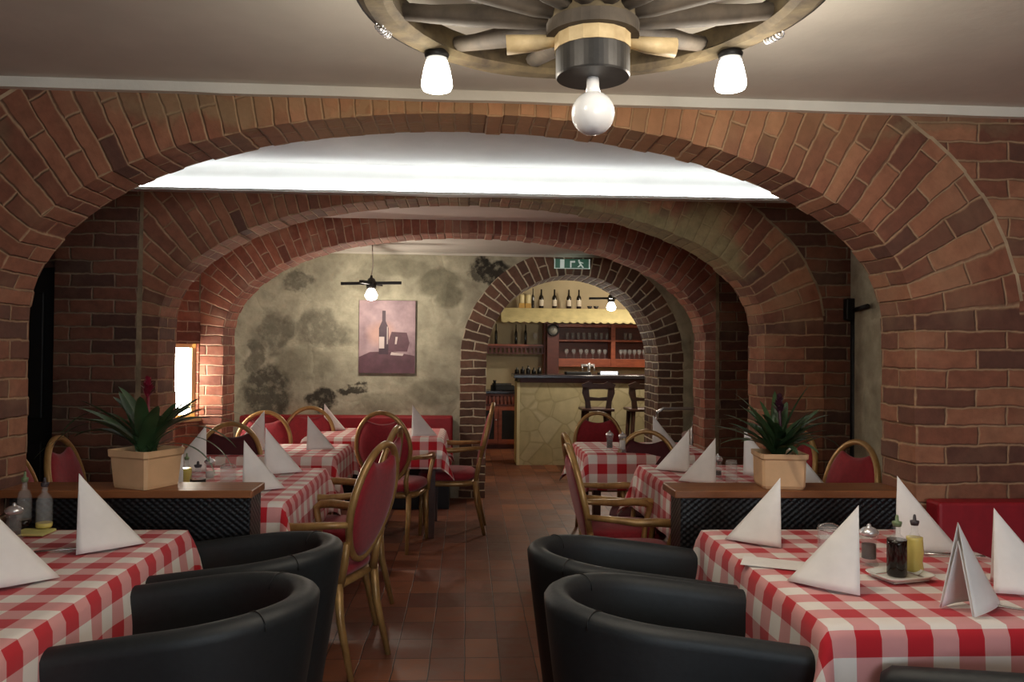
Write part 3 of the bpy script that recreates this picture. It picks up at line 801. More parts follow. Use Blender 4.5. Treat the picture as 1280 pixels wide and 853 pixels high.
# ------------------------------------------------------------------ golden round-backed armchairs
def dining_chair(arms=True, fabric=None):
    fabric = fabric or M['red_fabric']
    t = thing('dining_armchair' if arms else 'dining_chair', 'x', 'chair', group='red upholstered chairs with golden frames')
    tilt = R(13); zc = 0.735 if arms else 0.70; hh = 0.265 if arms else 0.25; hw = 0.208
    def bk(y, z, d=0.0):  # back plane
        return Vector((-0.215 - (z - 0.47) * math.tan(tilt) + d * math.cos(tilt), y, z + d * math.sin(tilt)))
    def oval(al, k=1.0):
        y = math.sin(al); z = math.cos(al)
        taper = 1.0 - 0.16 * max(0, -z) ** 1.5
        return (y * (hw - 0.012) * k * taper, zc + z * (hh - 0.012) * k)
    n = 44
    b = MB()
    pts = [bk(*oval(2 * PI * i / n)) for i in range(n)]
    b.tube(pts, 0.0165, 10, closed=True, sx=0.95, ref=(1, 0, 0.2))
    for sy in (-1, 1):   # posts from the seat to the oval
        b.tube([(-0.205, sy * 0.155, 0.40), bk(sy * 0.15, 0.50), bk(sy * 0.17, 0.585)], [0.018, 0.018, 0.012], 10)
    b.build('back_frame', M['gold'], t)
    # pad with concave top that leaves a hand hole
    b = MB(); na = 56
    outl = []
    for i in range(na):
        al = 2 * PI * i / na; al = (al + PI) % (2 * PI) - PI
        y, z = oval(al, 0.955)
        w = 0.62
        if abs(al) < w:
            z0 = oval(w, 0.955)[1]; y0 = oval(w, 0.955)[0]
            kk = y / y0; z = z0 - 0.028 * (1 - kk * kk) + 0.0
        outl.append((y, z))
    cz = zc - 0.02
    for sg in (1, -1):
        ring = [[None] * na for _ in range(9)]
        for j in range(9):
            s_ = j / 8
            for i, (y, z) in enumerate(outl):
                d = sg * (0.006 + 0.020 * (1 - s_ ** 4) ** 0.5 if s_ < 1 else 0.006)
                ring[j][i] = b.b.verts.new(bk(y * s_, cz + (z - cz) * s_, d))
        for j in range(8):
            for i in range(na):
                f = b.b.faces.new((ring[j][i], ring[j][(i + 1) % na], ring[j + 1][(i + 1) % na], ring[j + 1][i])); f.smooth = True
        if sg == 1: e1 = ring[8]
        else:
            for i in range(na): b.b.faces.new((e1[i], e1[(i + 1) % na], ring[8][(i + 1) % na], ring[8][i]))
    bmesh.ops.remove_doubles(b.b, verts=b.b.verts, dist=1e-5)
    b.build('backrest', fabric, t)
    MB().puff(0.45, 0.45, 0.085, (0.015, 0, 0.445), 3.4).build('seat', fabric, t)
    b = MB()
    b.puff(0.455, 0.455, 0.055, (0.012, 0, 0.392), 4.0, 28, 4)
    b.build('seat_frame', M['gold'], t)
    for sy in (-1, 1):
        MB().tube([(0.195, sy * 0.185, 0.39), (0.205, sy * 0.188, 0.20), (0.212, sy * 0.19, 0.0)], [0.021, 0.017, 0.0125], 10).build('leg', M['gold'], t)
        MB().tube([(-0.20, sy * 0.165, 0.41), (-0.215, sy * 0.168, 0.25), (-0.275, sy * 0.175, 0.0)], [0.021, 0.018, 0.013], 10).build('leg', M['gold'], t)
    if arms:
        for sy in (-1, 1):
            s0 = bk(sy * 0.196, 0.668)
            pth = [s0, (-0.15, sy * 0.222, 0.662), (-0.04, sy * 0.250, 0.652), (0.07, sy * 0.262, 0.655), (0.13, sy * 0.258, 0.650), (0.152, sy * 0.252, 0.632),
                   (0.145, sy * 0.248, 0.600), (0.125, sy * 0.238, 0.54), (0.115, sy * 0.226, 0.46), (0.120, sy * 0.218, 0.39)]
            MB().tube(pth, [0.013, 0.016, 0.0195, 0.021, 0.021, 0.019, 0.016, 0.014, 0.0145, 0.016], 10, sx=1.1).build('armrest', M['gold'], t)
    return t
arm = dining_chair(True); side = dining_chair(False); dark = dining_chair(False, M['shaded_red'])
dark.name = 'shaded_dining_chair'
def chair(proto, x, y, rz, label, sc=1.0): return place(proto, used, (x, y, 0), R(rz), label, scale=(sc, sc, sc))
chair(arm, -0.67, 3.66, 160, 'armchair nearest the camera on the left of the aisle, red back towards the tiles')
chair(arm, -0.70, 4.34, 172, 'armchair behind the nearest one on the left of the aisle, its back edge seen between')
chair(arm, P(492, 560, Y=5.72).x, 5.84, 78, 'chair with its round red back towards the camera, at the table by the red bench', 0.985)
chair(arm, -0.13, 6.30, 178, 'armchair in profile at the right end of the table by the red bench')
chair(side, P(335, 560, Y=5.72).x - 0.08, 5.64, -90, 'left one of the two golden round-backed chairs behind the second left table')
chair(side, P(384, 560, Y=6.2).x - 0.03, 6.14, -90, 'right one of the two golden round-backed chairs behind the second left table')
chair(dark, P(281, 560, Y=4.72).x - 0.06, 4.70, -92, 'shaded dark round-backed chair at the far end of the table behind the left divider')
chair(side, P(92, 560, Y=4.22).x + 0.25, 4.22, 4, 'red chair in the shade by the dark left brick wall, left of the planter')
chair(side, P(36, 590, Y=3.72).x + 0.22, 3.70, 0, 'mostly hidden chair at the left brick pillar, only a golden curve in view')
chair(arm, P(716, 600, Y=3.95).x + 0.28, 3.86, 1, 'armchair nearest the camera on the right of the aisle, facing the right wall', 0.96)
chair(arm, P(716, 600, Y=3.95).x + 0.33, 4.375, 1, 'armchair half hidden behind the nearest one on the right of the aisle', 0.96)
chair(dark, P(815, 560, Y=4.92).x - 0.06, 4.835, -104, 'chair with a big shaded red back between the two right-hand tables', 0.95)
chair(side, P(752, 540, Y=6.25).x, 6.14, -90, 'small distant chair in front of the bar counter, behind the two mills', 0.97)
chair(side, P(936, 560, Y=4.75).x, 4.66, -165, 'red chair left of the right planter, half covered by a napkin')
chair(side, P(1064, 570, Y=4.05).x - 0.27, 4.00, -168, 'red chair right of the right planter, beside the stone wall', 1.01)

# ------------------------------------------------------------------ dividers
def divider(x0, x1, label, yf=3.10, yb=3.30, wick=True):
    t = thing('room_divider', label, 'divider', ((x0 + x1) / 2, (yf + yb) / 2, 0), 0, 'low black dividers with wooden tops')
    w = (x1 - x0) / 2; d = (yb - yf) / 2
    MB().box(-w, w, -d, d, 0.832, 0.862, 0.004).build('wooden_top', M['divider_top'], t)
    MB().box(-w + 0.03, w - 0.01, -d + 0.02, d - 0.02, 0.02, 0.832, 0.004).build('wicker_body', M['wicker'], t)
    MB().box(-w + 0.06, w - 0.03, -d + 0.04, d - 0.04, 0.0, 0.02).build('plinth', M['blackwood'], t)
    return t
pL = P(339, 607, Z=0.862); pR = P(828, 602, Z=0.862)
divider(-1.75, -0.815, 'low black divider with a brown wooden top on the left, carrying the flared planter')
divider(0.815, 1.75, 'low black wicker divider with a wooden top on the right, carrying the square planter')

# ------------------------------------------------------------------ planters
def leaf(b, base, az, length, width, lift, droop, n=12, fold=0.3):
    d = Vector((math.cos(az), math.sin(az), 0)); sd = Vector((-math.sin(az), math.cos(az), 0))
    p = Vector(base); prev = None; ang = lift
    for i in range(n + 1):
        k = i / n; w = width * (math.sin(PI * min(1, 0.12 + 0.88 * k)) ** 0.6) * (1 if k < 0.97 else 0.2)
        tdir = d * math.cos(ang) + Vector((0, 0, 1)) * math.sin(ang); nr = sd.cross(tdir)
        row = [b.b.verts.new(p - sd * w / 2 - nr * w * fold * 0.5), b.b.verts.new(p), b.b.verts.new(p + sd * w / 2 - nr * w * fold * 0.5)]
        if prev:
            for j in range(2):
                f = b.b.faces.new((prev[j], prev[j + 1], row[j + 1], row[j])); f.smooth = True
        prev = row; p = p + tdir * (length / n); ang -= droop / n
def planter(px, py, kind, label):
    p = P(px, py, Z=0.863); zt = 0.863
    t = thing('potted_plant', label, 'plant', (p.x, 3.205, zt), 0, 'potted plants on the dividers')
    b = MB()
    if kind == 'hex':
        n_ = 4; off = R(-70)
        prof = [(0.112, 0), (0.115, 0.012), (0.126, 0.115), (0.135, 0.122), (0.137, 0.146), (0.128, 0.146), (0.122, 0.12)]
    else:
        n_ = 4; off = R(38)
        prof = [(0.104, 0), (0.112, 0.012), (0.116, 0.115), (0.125, 0.122), (0.126, 0.140), (0.117, 0.140), (0.112, 0.12)]
    rings = []
    for r, z in prof:
        rr = []
        for j in range(n_):
            a0 = off + 2 * PI * j / n_
            for e in (-0.06, 0.06): rr.append(b.b.verts.new((r * math.cos(a0 + e), r * math.sin(a0 + e), z)))
        rings.append(rr)
    nn = 2 * n_
    for i in range(len(rings) - 1):
        for j in range(nn): b.b.faces.new((rings[i][j], rings[i][(j + 1) % nn], rings[i + 1][(j + 1) % nn], rings[i + 1][j]))
    b.b.faces.new(rings[0])
    b.build('planter_box', M['terracotta'], t)
    r_ = 0.122 if kind == 'hex' else 0.112
    b = MB(); vv = [b.b.verts.new((r_ * math.cos(off + 2 * PI * j / 4), r_ * math.sin(off + 2 * PI * j / 4), 0.118)) for j in range(4)]
    vb = [b.b.verts.new((v.co.x * 0.95, v.co.y * 0.95, 0.10)) for v in vv]
    b.b.faces.new(vv)
    for j in range(4): b.b.faces.new((vv[j], vv[(j + 1) % 4], vb[(j + 1) % 4], vb[j]))
    b.b.faces.new(list(reversed(vb))); b.build('soil', M['soil'], t)
    b = MB(); rg = random.Random(11 if kind == 'hex' else 12)
    if kind == 'hex':
        for i in range(20): leaf(b, (rg.uniform(-.02, .02), rg.uniform(-.02, .02), 0.12), i * 2.4 + rg.random(), rg.uniform(0.24, 0.36), 0.056, R(rg.uniform(48, 84)), R(rg.uniform(20, 85)))
        for az, ln, lf, dr_ in ((0.1, 0.42, 62, 110), (-0.3, 0.40, 55, 105), (0.35, 0.46, 68, 120), (3.0, 0.42, 58, 120), (3.4, 0.40, 50, 110), (0.0, 0.36, 48, 125), (2.8, 0.46, 66, 125), (-0.1, 0.30, 40, 120)):
            leaf(b, (0, 0, 0.12), az, ln * 1.15, 0.019, R(lf), R(dr_), 16, 0.2)
    else:
        for i in range(44): leaf(b, (rg.uniform(-.02, .02), rg.uniform(-.02, .02), 0.12), i * 2.4 + rg.random() * 0.5, rg.uniform(0.20, 0.33), 0.034, R(rg.uniform(36, 84)), R(rg.uniform(15, 75)))
        leaf(b, (0, 0, 0.12), 3.1, 0.27, 0.030, R(45), R(75)); leaf(b, (0, 0, 0.12), 0.15, 0.32, 0.03, R(52), R(100))
    b.build('foliage', M['leaf'], t)
    b = MB(); top = 0.41 if kind == 'hex' else 0.36
    b.tube([(0.0, 0, 0.12), (0.005, 0, 0.25), (0.0, 0, top - 0.03)], 0.006, 8)
    for k in range(16):
        leaf(b, (0, 0, top - 0.07 + 0.004 * k), k * 2.4, 0.055 - 0.0015 * k, 0.022, R(55 + k * 2), R(30), 5, 0.2)
    b.build('flower', M['bloom'] if kind == 'hex' else M['bloom_dark'], t)
planter(179, 609, 'hex', 'leafy plant with a red bloom in a flared square planter on the left divider')
planter(976, 609, 'sq', 'spiky plant with a dark bloom in a square clay planter on the right divider')

# ------------------------------------------------------------------ benches
b = thing('bench', 'red bench along the stone wall under the bottle picture', 'bench', (-1.15, 7.35, 0))
zt = P(440, 520, Y=7.5).z
x0b, x1b = P(300, 520, Y=7.5).x + 1.15, P(566, 520, Y=7.5).x + 1.15
MB().box(x0b, x1b, 0.12, 0.28, 0.44, zt, 0.02).build('backrest', M['red_leather'], b)
MB().box(x0b, x1b, -0.28, 0.28, 0.36, 0.46, 0.03).build('seat', M['red_leather'], b)
MB().box(x0b + 0.02, x1b - 0.02, -0.22, 0.28, 0.0, 0.36).build('base', M['blackwood'], b)
b = thing('corner_bench', 'red bench against the right brick pillar beside the front right table', 'bench', (2.1, 2.7, 0))
zt = P(1220, 628, Y=2.95).z; xb = P(1172, 628, Y=2.95).x - 2.1
MB().box(xb, 0.6, 0.24, 0.335, 0.40, zt, 0.012).build('backrest', M['red_leather'], b)
MB().box(0.50, 0.60, -1.2, 0.24, 0.40, zt, 0.012).build('side_backrest', M['red_leather'], b)
MB().box(xb + 0.02, 0.6, -1.2, 0.30, 0.36, 0.45, 0.02).build('seat', M['red_leather'], b)
MB().box(xb + 0.06, 0.58, -1.15, 0.28, 0, 0.36).build('base', M['blackwood'], b)

# ------------------------------------------------------------------ tableware
def cruet(px, py, h, r, fill, fillm, stopm, label, group, z=TZ + 0.001, curvy=False, fine=True, body='glass', zoff=0.0, fixed=None):
    p = P(px, py, Z=z); t = thing('cruet_bottle', label, 'bottle', (p.x, p.y, z + zoff), 0, group)
    nh = h * 0.62
    prof = [(r * 0.9, 0), (r, 0.006), (r, nh * 0.85), (r * 0.8, nh), (r * 0.36, nh + h * 0.07), (r * 0.36, nh + h * 0.2), (r * 0.45, nh + h * 0.21), (r * 0.45, nh + h * 0.23)]
    if curvy: prof = [(r * 0.85, 0), (r, 0.01), (r * 0.86, nh * 0.3), (r * 1.0, nh * 0.55), (r * 0.9, nh * 0.9), (r * 0.4, nh + h * 0.07), (r * 0.36, nh + h * 0.2), (r * 0.45, nh + h * 0.23)]
    MB().lathe(prof, 20).build('body', M[body], t)
    fh = nh * fill; fp = []
    for (rr, zz) in prof:
        if zz < fh: fp.append((rr * 1.012, zz + 0.0005))
    fp.append((fp[-1][0], fh))
    MB().lathe(fp, 20).build('liquid', fillm, t)
    MB().lathe([(r * 0.40, nh + h * 0.19), (r * 0.5, nh + h * 0.24), (r * 0.5, nh + h * 0.27), (r * 0.2, nh + h * 0.28), (r * 0.16, h - 0.004), (r * 0.1, h)], 14).build('stopper', stopm, t)
    return t
def mill(px, py, h, r, fillm, label, z=TZ + 0.001, fill=0.5):
    p = P(px, py, Z=z); t = thing('spice_mill', label, 'mill', (p.x, p.y, z), 0, 'glass spice mills')
    MB().lathe([(r * 0.95, 0), (r, 0.004), (r * 0.8, h * 0.12), (r * 0.78, h * 0.62), (r * 0.95, h * 0.66), (r * 0.95, h * 0.70)], 20).build('body', M['glass'], t)
    MB().lathe([(r * 0.70, h * 0.16), (r * 0.70, h * (0.16 + 0.46 * fill))], 16).build('filling', fillm, t)
    MB().lathe([(r * 0.7, h * 0.70), (r * 1.0, h * 0.76), (r * 1.0, h * 0.82), (r * 0.6, h * 0.9), (r * 0.18, h * 0.93), (r * 0.22, h * 0.96), (r * 0.1, h)], 20).build('grinding_head', M['chrome'], t)
    return t
def jar(px, py, h, r, label, z=TZ + 0.001):
    p = P(px, py, Z=z); t = thing('glass_jar', label, 'jar', (p.x, p.y, z), 0, 'small glass jars')
    MB().lathe([(r * 0.9, 0), (r, 0.006), (r, h * 0.85), (r * 0.93, h), (r * 0.88, h), (r * 0.93, h * 0.84), (r * 0.93, 0.008), (r * 0.8, 0.006)], 24).build('body', M['glass'], t)
    b = MB(); b.tube([(r * 1.0 * math.cos(a_), r * 1.0 * math.sin(a_), h * 0.86) for a_ in [2 * PI * i / 24 for i in range(24)]], 0.002, 6, closed=True)
    b.tube([(r * 1.0 * math.cos(a_), 0, h * 0.86 + r * 0.55 * math.sin(a_)) for a_ in [PI * i / 12 for i in range(13)]], 0.0016, 6)
    b.build('wire_clip', M['silver'], t)
    return t
# right front table
p = P(1125, 724, Z=TZ)
t = thing('serving_plate', 'white square plate under the vinegar and oil bottles', 'plate', (p.x, p.y, TZ + 0.001), R(14))
MB().box(-0.062, 0.062, -0.045, 0.045, 0, 0.004, 0.002).build('plate_bottom', M['porcelain'], t)
b = MB()
def rimf(u, v):
    a_ = 2 * PI * u; e = 5
    ca, sa = math.cos(a_), math.sin(a_); k = 1 + 0.32 * v
    return (math.copysign(abs(ca) ** (2 / e), ca) * 0.064 * k, math.copysign(abs(sa) ** (2 / e), sa) * 0.047 * k, 0.004 + 0.012 * v ** 1.5)
b.grid(rimf, 40, 4); o = b.build('plate_rim', M['porcelain'], t, recalc=False); md = o.modifiers.new('thick', 'SOLIDIFY'); md.thickness = 0.003
cruet(1121, 722, 0.175, 0.027, 0.97, M['vinegar'], M['green_stop'], 'dark vinegar bottle with a green stopper on the white plate', 'oil and vinegar bottles', zoff=0.005)
cruet(1143, 717, 0.168, 0.025, 0.98, M['oil'], M['cork'], 'yellow oil bottle with a dark stopper on the white plate', 'oil and vinegar bottles', zoff=0.005, curvy=True)
mill(1086, 706, 0.125, 0.029, M['pepper'], 'glass pepper mill behind the nearest plate on the front right table', fill=0.75)
jar(1036, 690, 0.085, 0.036, 'clip-top glass jar on the front right table between two napkins')
t = MB(); t.box(-0.10, 0.10, -0.055, 0.055, 0, 0.0015); 
p = P(962, 706, Z=TZ); tag(t.build('menu_card', M['napkin'], loc=(p.x + 0.02, p.y, TZ + 0.002), rot=(0, 0, R(-25))), 'flat white paper card lying at the left rim of the front right table', 'card')
def fork(px, py, rz, label):
    p = P(px, py, Z=TZ); t = thing('fork', label, 'fork', (p.x, p.y, TZ + 0.003), R(rz), 'forks on the front tables')
    MB().tube([(-0.09, 0, 0.003), (-0.03, 0, 0.004), (0.03, 0, 0.003), (0.055, 0, 0.004)], [0.005, 0.0035, 0.003, 0.007], 8).build('handle', M['silver'], t)
    b = MB()
    for k in (-1, -0.33, 0.33, 1): b.tube([(0.055, k * 0.005, 0.004), (0.095, k * 0.009, 0.007)], 0.0014, 6)
    b.build('tines', M['silver'], t)
fork(1190, 697, -15, 'silver fork beside the napkin behind the bottles, front right table')
fork(1272, 765, -30, 'silver fork at the right edge, beside the nearest napkin')
fork(84, 690, 20, 'silver fork beside the back napkin on the front left table')
# left front table
b = MB().box(-0.055, 0.055, -0.045, 0.045, 0, 0.010, 0.004); p = P(42, 668, Z=TZ)
tag(b.build('cruet_tray', M['yellow_tray'], loc=(p.x, p.y, TZ + 0.001)), 'pale yellow tray under the bottles on the front left table', 'tray')
cruet(55, 664, 0.175, 0.026, 0.16, M['oil'], M['cork'], 'clear nearly empty oil bottle on the yellow tray, front left table', 'oil and vinegar bottles', zoff=0.012)
cruet(30, 662, 0.19, 0.023, 0.2, M['vinegar'], M['green_stop'], 'clear bottle behind the glass mill on the yellow tray, front left table', 'oil and vinegar bottles', zoff=0.012)
mill(17, 676, 0.125, 0.028, M['pepper'], 'glass mill at the left picture edge on the front left table', fill=0.3)
# table behind left divider
cruet(247, 618, 0.145, 0.033, 0.75, M['vinegar'], M['cork'], 'dark vinegar jug on the table behind the left divider', 'oil and vinegar bottles')
cruet(233, 612, 0.165, 0.022, 0.95, M['oil'], M['green_stop'], 'oil bottle just left of the dark vinegar jug behind the left divider', 'oil and vinegar bottles')
jar(285, 604, 0.085, 0.036, 'glass jar with wire clip between the vinegar jug and the napkins behind the left divider')
mill(262, 602, 0.12, 0.026, M['salt'], 'glass mill behind the vinegar jug on the table behind the left divider')
# table behind right divider
mill(897, 599, 0.13, 0.026, M['pepper'], 'left glass mill right of the napkins behind the right divider', fill=0.35)
jar(914, 606, 0.12, 0.028, 'tall glass jar left of the right planter')
# RN mills
mill(762, 564, 0.135, 0.026, M['pepper'], 'pepper mill with dark filling on the small table near the bar', fill=0.8)
mill(778, 566, 0.135, 0.027, M['salt'], 'salt mill with white filling on the small table near the bar', fill=0.9)

# ------------------------------------------------------------------ wagon wheel chandelier
hc = P(741, 98, Y=1.84)
t = thing('wagon_wheel_chandelier', 'wagon wheel lamp with glowing cups and one unlit globe bulb under the ceiling', 'chandelier', (hc.x, 1.84, hc.z))
t.rotation_euler = (0, R(-0.8), 0)
zw = 0.215; Rw = 0.545
b = MB()
def rimpt(u, v):
    a_ = 2 * PI * u; k = v * 8; prof = [(-.052, -.026), (-.034, -.038), (.012, -.036), (.026, -.028), (.026, .028), (.012, .034), (-.034, .034), (-.052, .026), (-.052, -.026)]
    i = min(int(k + 1e-6), 8); r_, z_ = prof[i]; wn = 0.006 * noise.noise(Vector((math.cos(a_) * 3, math.sin(a_) * 3, i)))
    return ((Rw - 0.026 + r_ + wn) * math.cos(a_), (Rw - 0.026 + r_ + wn) * math.sin(a_), zw + z_ + wn)
b.grid(rimpt, 72, 8, smooth=False); bmesh.ops.remove_doubles(b.b, verts=b.b.verts, dist=1e-5); b.build('rim', M['wheel'], t)
b = MB()
b.lathe([(Rw + 0.002, zw - 0.026), (Rw + 0.007, zw - 0.026), (Rw + 0.007, zw + 0.026), (Rw + 0.002, zw + 0.026)], 72, smooth=False, hoop=True)
b.build('iron_tyre', M['iron'], t)
for k in range(12):
    a_ = 2 * PI * (k + 0.5) / 12 - 0.05
    ca, sa = math.cos(a_), math.sin(a_)
    pts = [(0.06 * ca, 0.06 * sa, 0.150), (0.14 * ca, 0.14 * sa, 0.158), (0.30 * ca, 0.30 * sa, 0.180), (0.40 * ca, 0.40 * sa, 0.195), (0.50 * ca, 0.50 * sa, zw)]
    MB().tube(pts, [0.020, 0.027, 0.026, 0.021, 0.020], 10, sx=1.25).build('spoke', M['wheel_dark'], t)
MB().lathe([(0.084, 0.088), (0.086, 0.115), (0.098, 0.125), (0.106, 0.145), (0.106, 0.185), (0.09, 0.23), (0.06, 0.27), (0.03, 0.28)], 28).build('hub', M['wheel'], t)
MB().lathe([(0.088, 0.094), (0.108, 0.094), (0.108, 0.124), (0.088, 0.124)], 32, smooth=False, hoop=True).build('hub_ring', M['wheel_dark'], t)
MB().lathe([(0.0001, 0.0), (0.084, 0.0), (0.086, 0.004), (0.086, 0.064), (0.080, 0.068)], 48, smooth=False).build('iron_drum', M['steel_dark'], t)
MB().lathe([(0.080, 0.062), (0.0895, 0.062), (0.0895, 0.096), (0.080, 0.096)], 16, smooth=False, hoop=True).build('wooden_band', M['pale_wood'], t)
for sx in (-1, 1):
    MB().tube([(sx * 0.075, 0.01, 0.092), (sx * 0.13, 0.015, 0.086), (sx * 0.20, 0.02, 0.082)], [0.012, 0.019, 0.023], 12).build('wooden_peg', M['pale_wood'], t)
for px in (547, 914, None, None):
    if px: q = P(px, 77, Y=2.17 if px < 700 else 2.13); lx, ly = q.x - hc.x, q.y - 1.84
    else: lx, ly = ((-0.38, -0.38) if px is None and not used.get('n1') else (0.38, -0.38)); used['n1'] = True
    zl = 0.172
    MB().lathe([(0.030, zl - 0.012), (0.034, zl), (0.024, zl + 0.012), (0.018, zl + 0.03)], 20, (lx, ly, 0)).build('lamp_socket', M['iron'], t)
    MB().lathe([(0.020, zl - 0.012), (0.029, zl - 0.018), (0.036, zl - 0.042), (0.0415, zl - 0.072), (0.0425, zl - 0.086), (0.038, zl - 0.096), (0.024, zl - 0.101), (0.002, zl - 0.102)], 24, (lx, ly, 0)).build('lamp_shade', M['lamp'], t)
for a_ in (R(20), R(160), R(280)):
    b = MB(); rr = Rw - 0.01
    b.tube([(rr * math.cos(a_), rr * math.sin(a_), zw - 0.03), (rr * math.cos(a_), rr * math.sin(a_), zw + 0.03), (rr * 0.9 * math.cos(a_), rr * 0.9 * math.sin(a_), zw + 0.1), (rr * 0.7 * math.cos(a_), rr * 0.7 * math.sin(a_), 0.36)], 0.004, 6)
    b.build('hanging_wire', M['steel_dark'], t)
    b = MB()
    for k in range(5):
        aa = a_ + (k - 2) * 0.022; c_ = Vector((rr * math.cos(aa), rr * math.sin(aa), zw - 0.038))
        b.tube([c_ + Vector((0.010 * math.cos(j), 0.004 * math.sin(k), 0.010 * math.sin(j))) for j in [2 * PI * i / 10 for i in range(10)]], 0.0025, 6, closed=True)
    b.build('chain', M['chrome'], t)
b = MB().lathe([(0.014, 0.0), (0.015, -0.022), (0.018, -0.034)] + [(0.0505 * math.sin(al), -0.082 + 0.0505 * math.cos(al)) for al in [R(20) + (R(178) - R(20)) * i / 18 for i in range(19)]], 28)
b.b.verts.ensure_lookup_table()
b.build('globe_bulb', M['globe'], t)
MB().lathe([(0.02, 0.27), (0.02, 2.40 - hc.z), (0.05, 2.405 - hc.z)], 16).build('ceiling_rod', M['iron'], t)

def small_pendant(px, py, Y, zc_, label, w=0.26):
    p = P(px, py, Y=Y); t = thing('pendant_lamp', label, 'pendant lamp', (p.x, Y, p.z), 0, 'pendant lamps with a wooden crossbar')
    b = MB()
    for a_ in (R(3), R(78)):
        b.hull([(math.cos(a_) * s_ * w + math.sin(a_) * e * 0.018, math.sin(a_) * s_ * w - math.cos(a_) * e * 0.018, z_ + s_ * 0.008) for z_ in (0.09, 0.115) for s_, e in ((-1, 1), (-1, -1), (1, -1), (1, 1))])
    b.build('crossbar', M['blackwood'], t)
    MB().lathe([(0.02, 0.055), (0.042, 0.06), (0.045, 0.10), (0.03, 0.14), (0.012, 0.15), (0.01, 0.17)], 16).build('hub', M['steel_dark'], t)
    MB().lathe([(0.022, 0.058), (0.034, 0.045), (0.055, 0.0), (0.05, -0.025), (0.034, -0.04), (0.003, -0.048)], 20).build('lamp_shade', M['lamp_far'], t)
    MB().tube([(0, 0, 0.165), (0.012, 0, 0.26), (0.004, 0, zc_ - p.z)], 0.004, 8).build('cord', M['cord'], t)
small_pendant(464, 369, 7.0, 2.334, 'small hanging lamp with a dark crossbar above the wine picture')
small_pendant(764, 384, 9.2, 2.749, 'small hanging lamp glowing inside the bar arch')

# ------------------------------------------------------------------ picture and exit sign
p0, p1 = P(449.5, 375.5, Y=YB - 0.02), P(518.5, 467, Y=YB - 0.02)
w_, h_ = p1.x - p0.x, p0.z - p1.z
t = thing('wall_picture', 'purple-toned canvas print of a wine bottle and glass on the stone wall', 'picture', ((p0.x + p1.x) / 2, YB - 0.002, p1.z))
tt = NT('canvas_print'); o_ = tt.obj(); sp = tt.n('ShaderNodeSeparateXYZ'); tt.put(sp.inputs[0], o_)
nz = tt.noise(o_, 6, 4)
col = tt.ramp(nz, [(0.3, L((128, 104, 112))), (0.7, L((188, 160, 164)))])
col = tt.mix(ellmask(tt, o_, [(-w_ * .12, h_ * .55, w_ * .22, h_ * .16, .6)], 0.8, 0.05), col, L((206, 160, 140)))
M['canvas'] = tt.set(Base_Color=col, Roughness=0.6)
M['print_dark'] = plain('print_dark', (70, 48, 60), 0.6, nscale=12, namt=0.2)
M['print_mid'] = plain('print_mid', (98, 66, 76), 0.6, nscale=12, namt=0.2)
M['print_light'] = plain('print_light', (205, 188, 184), 0.6)
MB().box(-w_ / 2, w_ / 2, -0.03, 0, 0, h_).build('canvas', M['canvas'], t)
b = MB()
N = 20
b.prism([(-w_ / 2 + 0.002, 0.002)] + [(w_ / 2 - 0.002, 0.002), (w_ / 2 - 0.002, h_ * .24), (w_ * .1, h_ * .30), (-w_ * .3, h_ * .29), (-w_ / 2 + 0.002, h_ * .22)], -0.0315, -0.029)
b.build('painted_table', M['print_mid'], t)
bx = -w_ * .06
bo = [(bx - .045, h_ * .26), (bx + .045, h_ * .26), (bx + .045, h_ * .62), (bx + .016, h_ * .72), (bx + .016, h_ * .86), (bx - .016, h_ * .86), (bx - .016, h_ * .72), (bx - .045, h_ * .62)]
MB().prism(bo, -0.0335, -0.0315).build('painted_bottle', M['print_dark'], t)
b = MB(); b.prism([(bx - .043, h_ * .34), (bx + .006, h_ * .34), (bx + .006, h_ * .5), (bx - .043, h_ * .5)], -0.035, -0.0335)
b.prism([(bx + .03, h_ * .4), (bx + .038, h_ * .4), (bx + .038, h_ * .64), (bx + .03, h_ * .64)], -0.035, -0.0335)
b.prism([(w_ * .14, h_ * .40), (w_ * .17, h_ * .40), (w_ * .19, h_ * .50), (w_ * .15, h_ * .50)], -0.035, -0.0335)
b.prism([(w_ * .06, h_ * .25), (w_ * .28, h_ * .24), (w_ * .30, h_ * .27), (w_ * .08, h_ * .29)], -0.035, -0.0335)
b.build('painted_highlights', M['print_light'], t)
MB().prism([(w_ * .02, h_ * .30), (w_ * .36, h_ * .30), (w_ * .40, h_ * .42), (w_ * .35, h_ * .56), (w_ * .08, h_ * .57), (w_ * .03, h_ * .45)], -0.0325, -0.031).build('painted_basket', M['print_mid'], t)

p0, p1 = P(693, 323.5, Y=YB - 0.12), P(737.5, 336.5, Y=YB - 0.12); w_, h_ = p1.x - p0.x, p0.z - p1.z
t = thing('exit_sign', 'green and white emergency exit sign above the bar arch', 'sign', ((p0.x + p1.x) / 2, YB - 0.12, p1.z))
MB().box(-w_ / 2, w_ / 2, 0, 0.02, 0, h_, 0.002).build('sign_panel', M['exit_green'], t)
MB().box(-w_ / 2 + 0.02, w_ / 2 - 0.02, 0.02, 0.121, h_ * .4, h_ * .6).build('bracket', M['exit_white'], t)
b = MB()
b.box(-w_ / 2, -w_ / 2 + 0.008, -0.002, 0, 0, h_); b.box(w_ / 2 - 0.012, w_ / 2, -0.002, 0, 0, h_); b.box(-w_ / 2, w_ / 2, -0.002, 0, 0, 0.006)
b.build('sign_edge', M['exit_white'], t)
b = MB(); b.box(-w_ * .34, -w_ * .22, -0.003, 0, 0.008, h_ - 0.006); b.build('door_symbol', M['exit_white'], t)
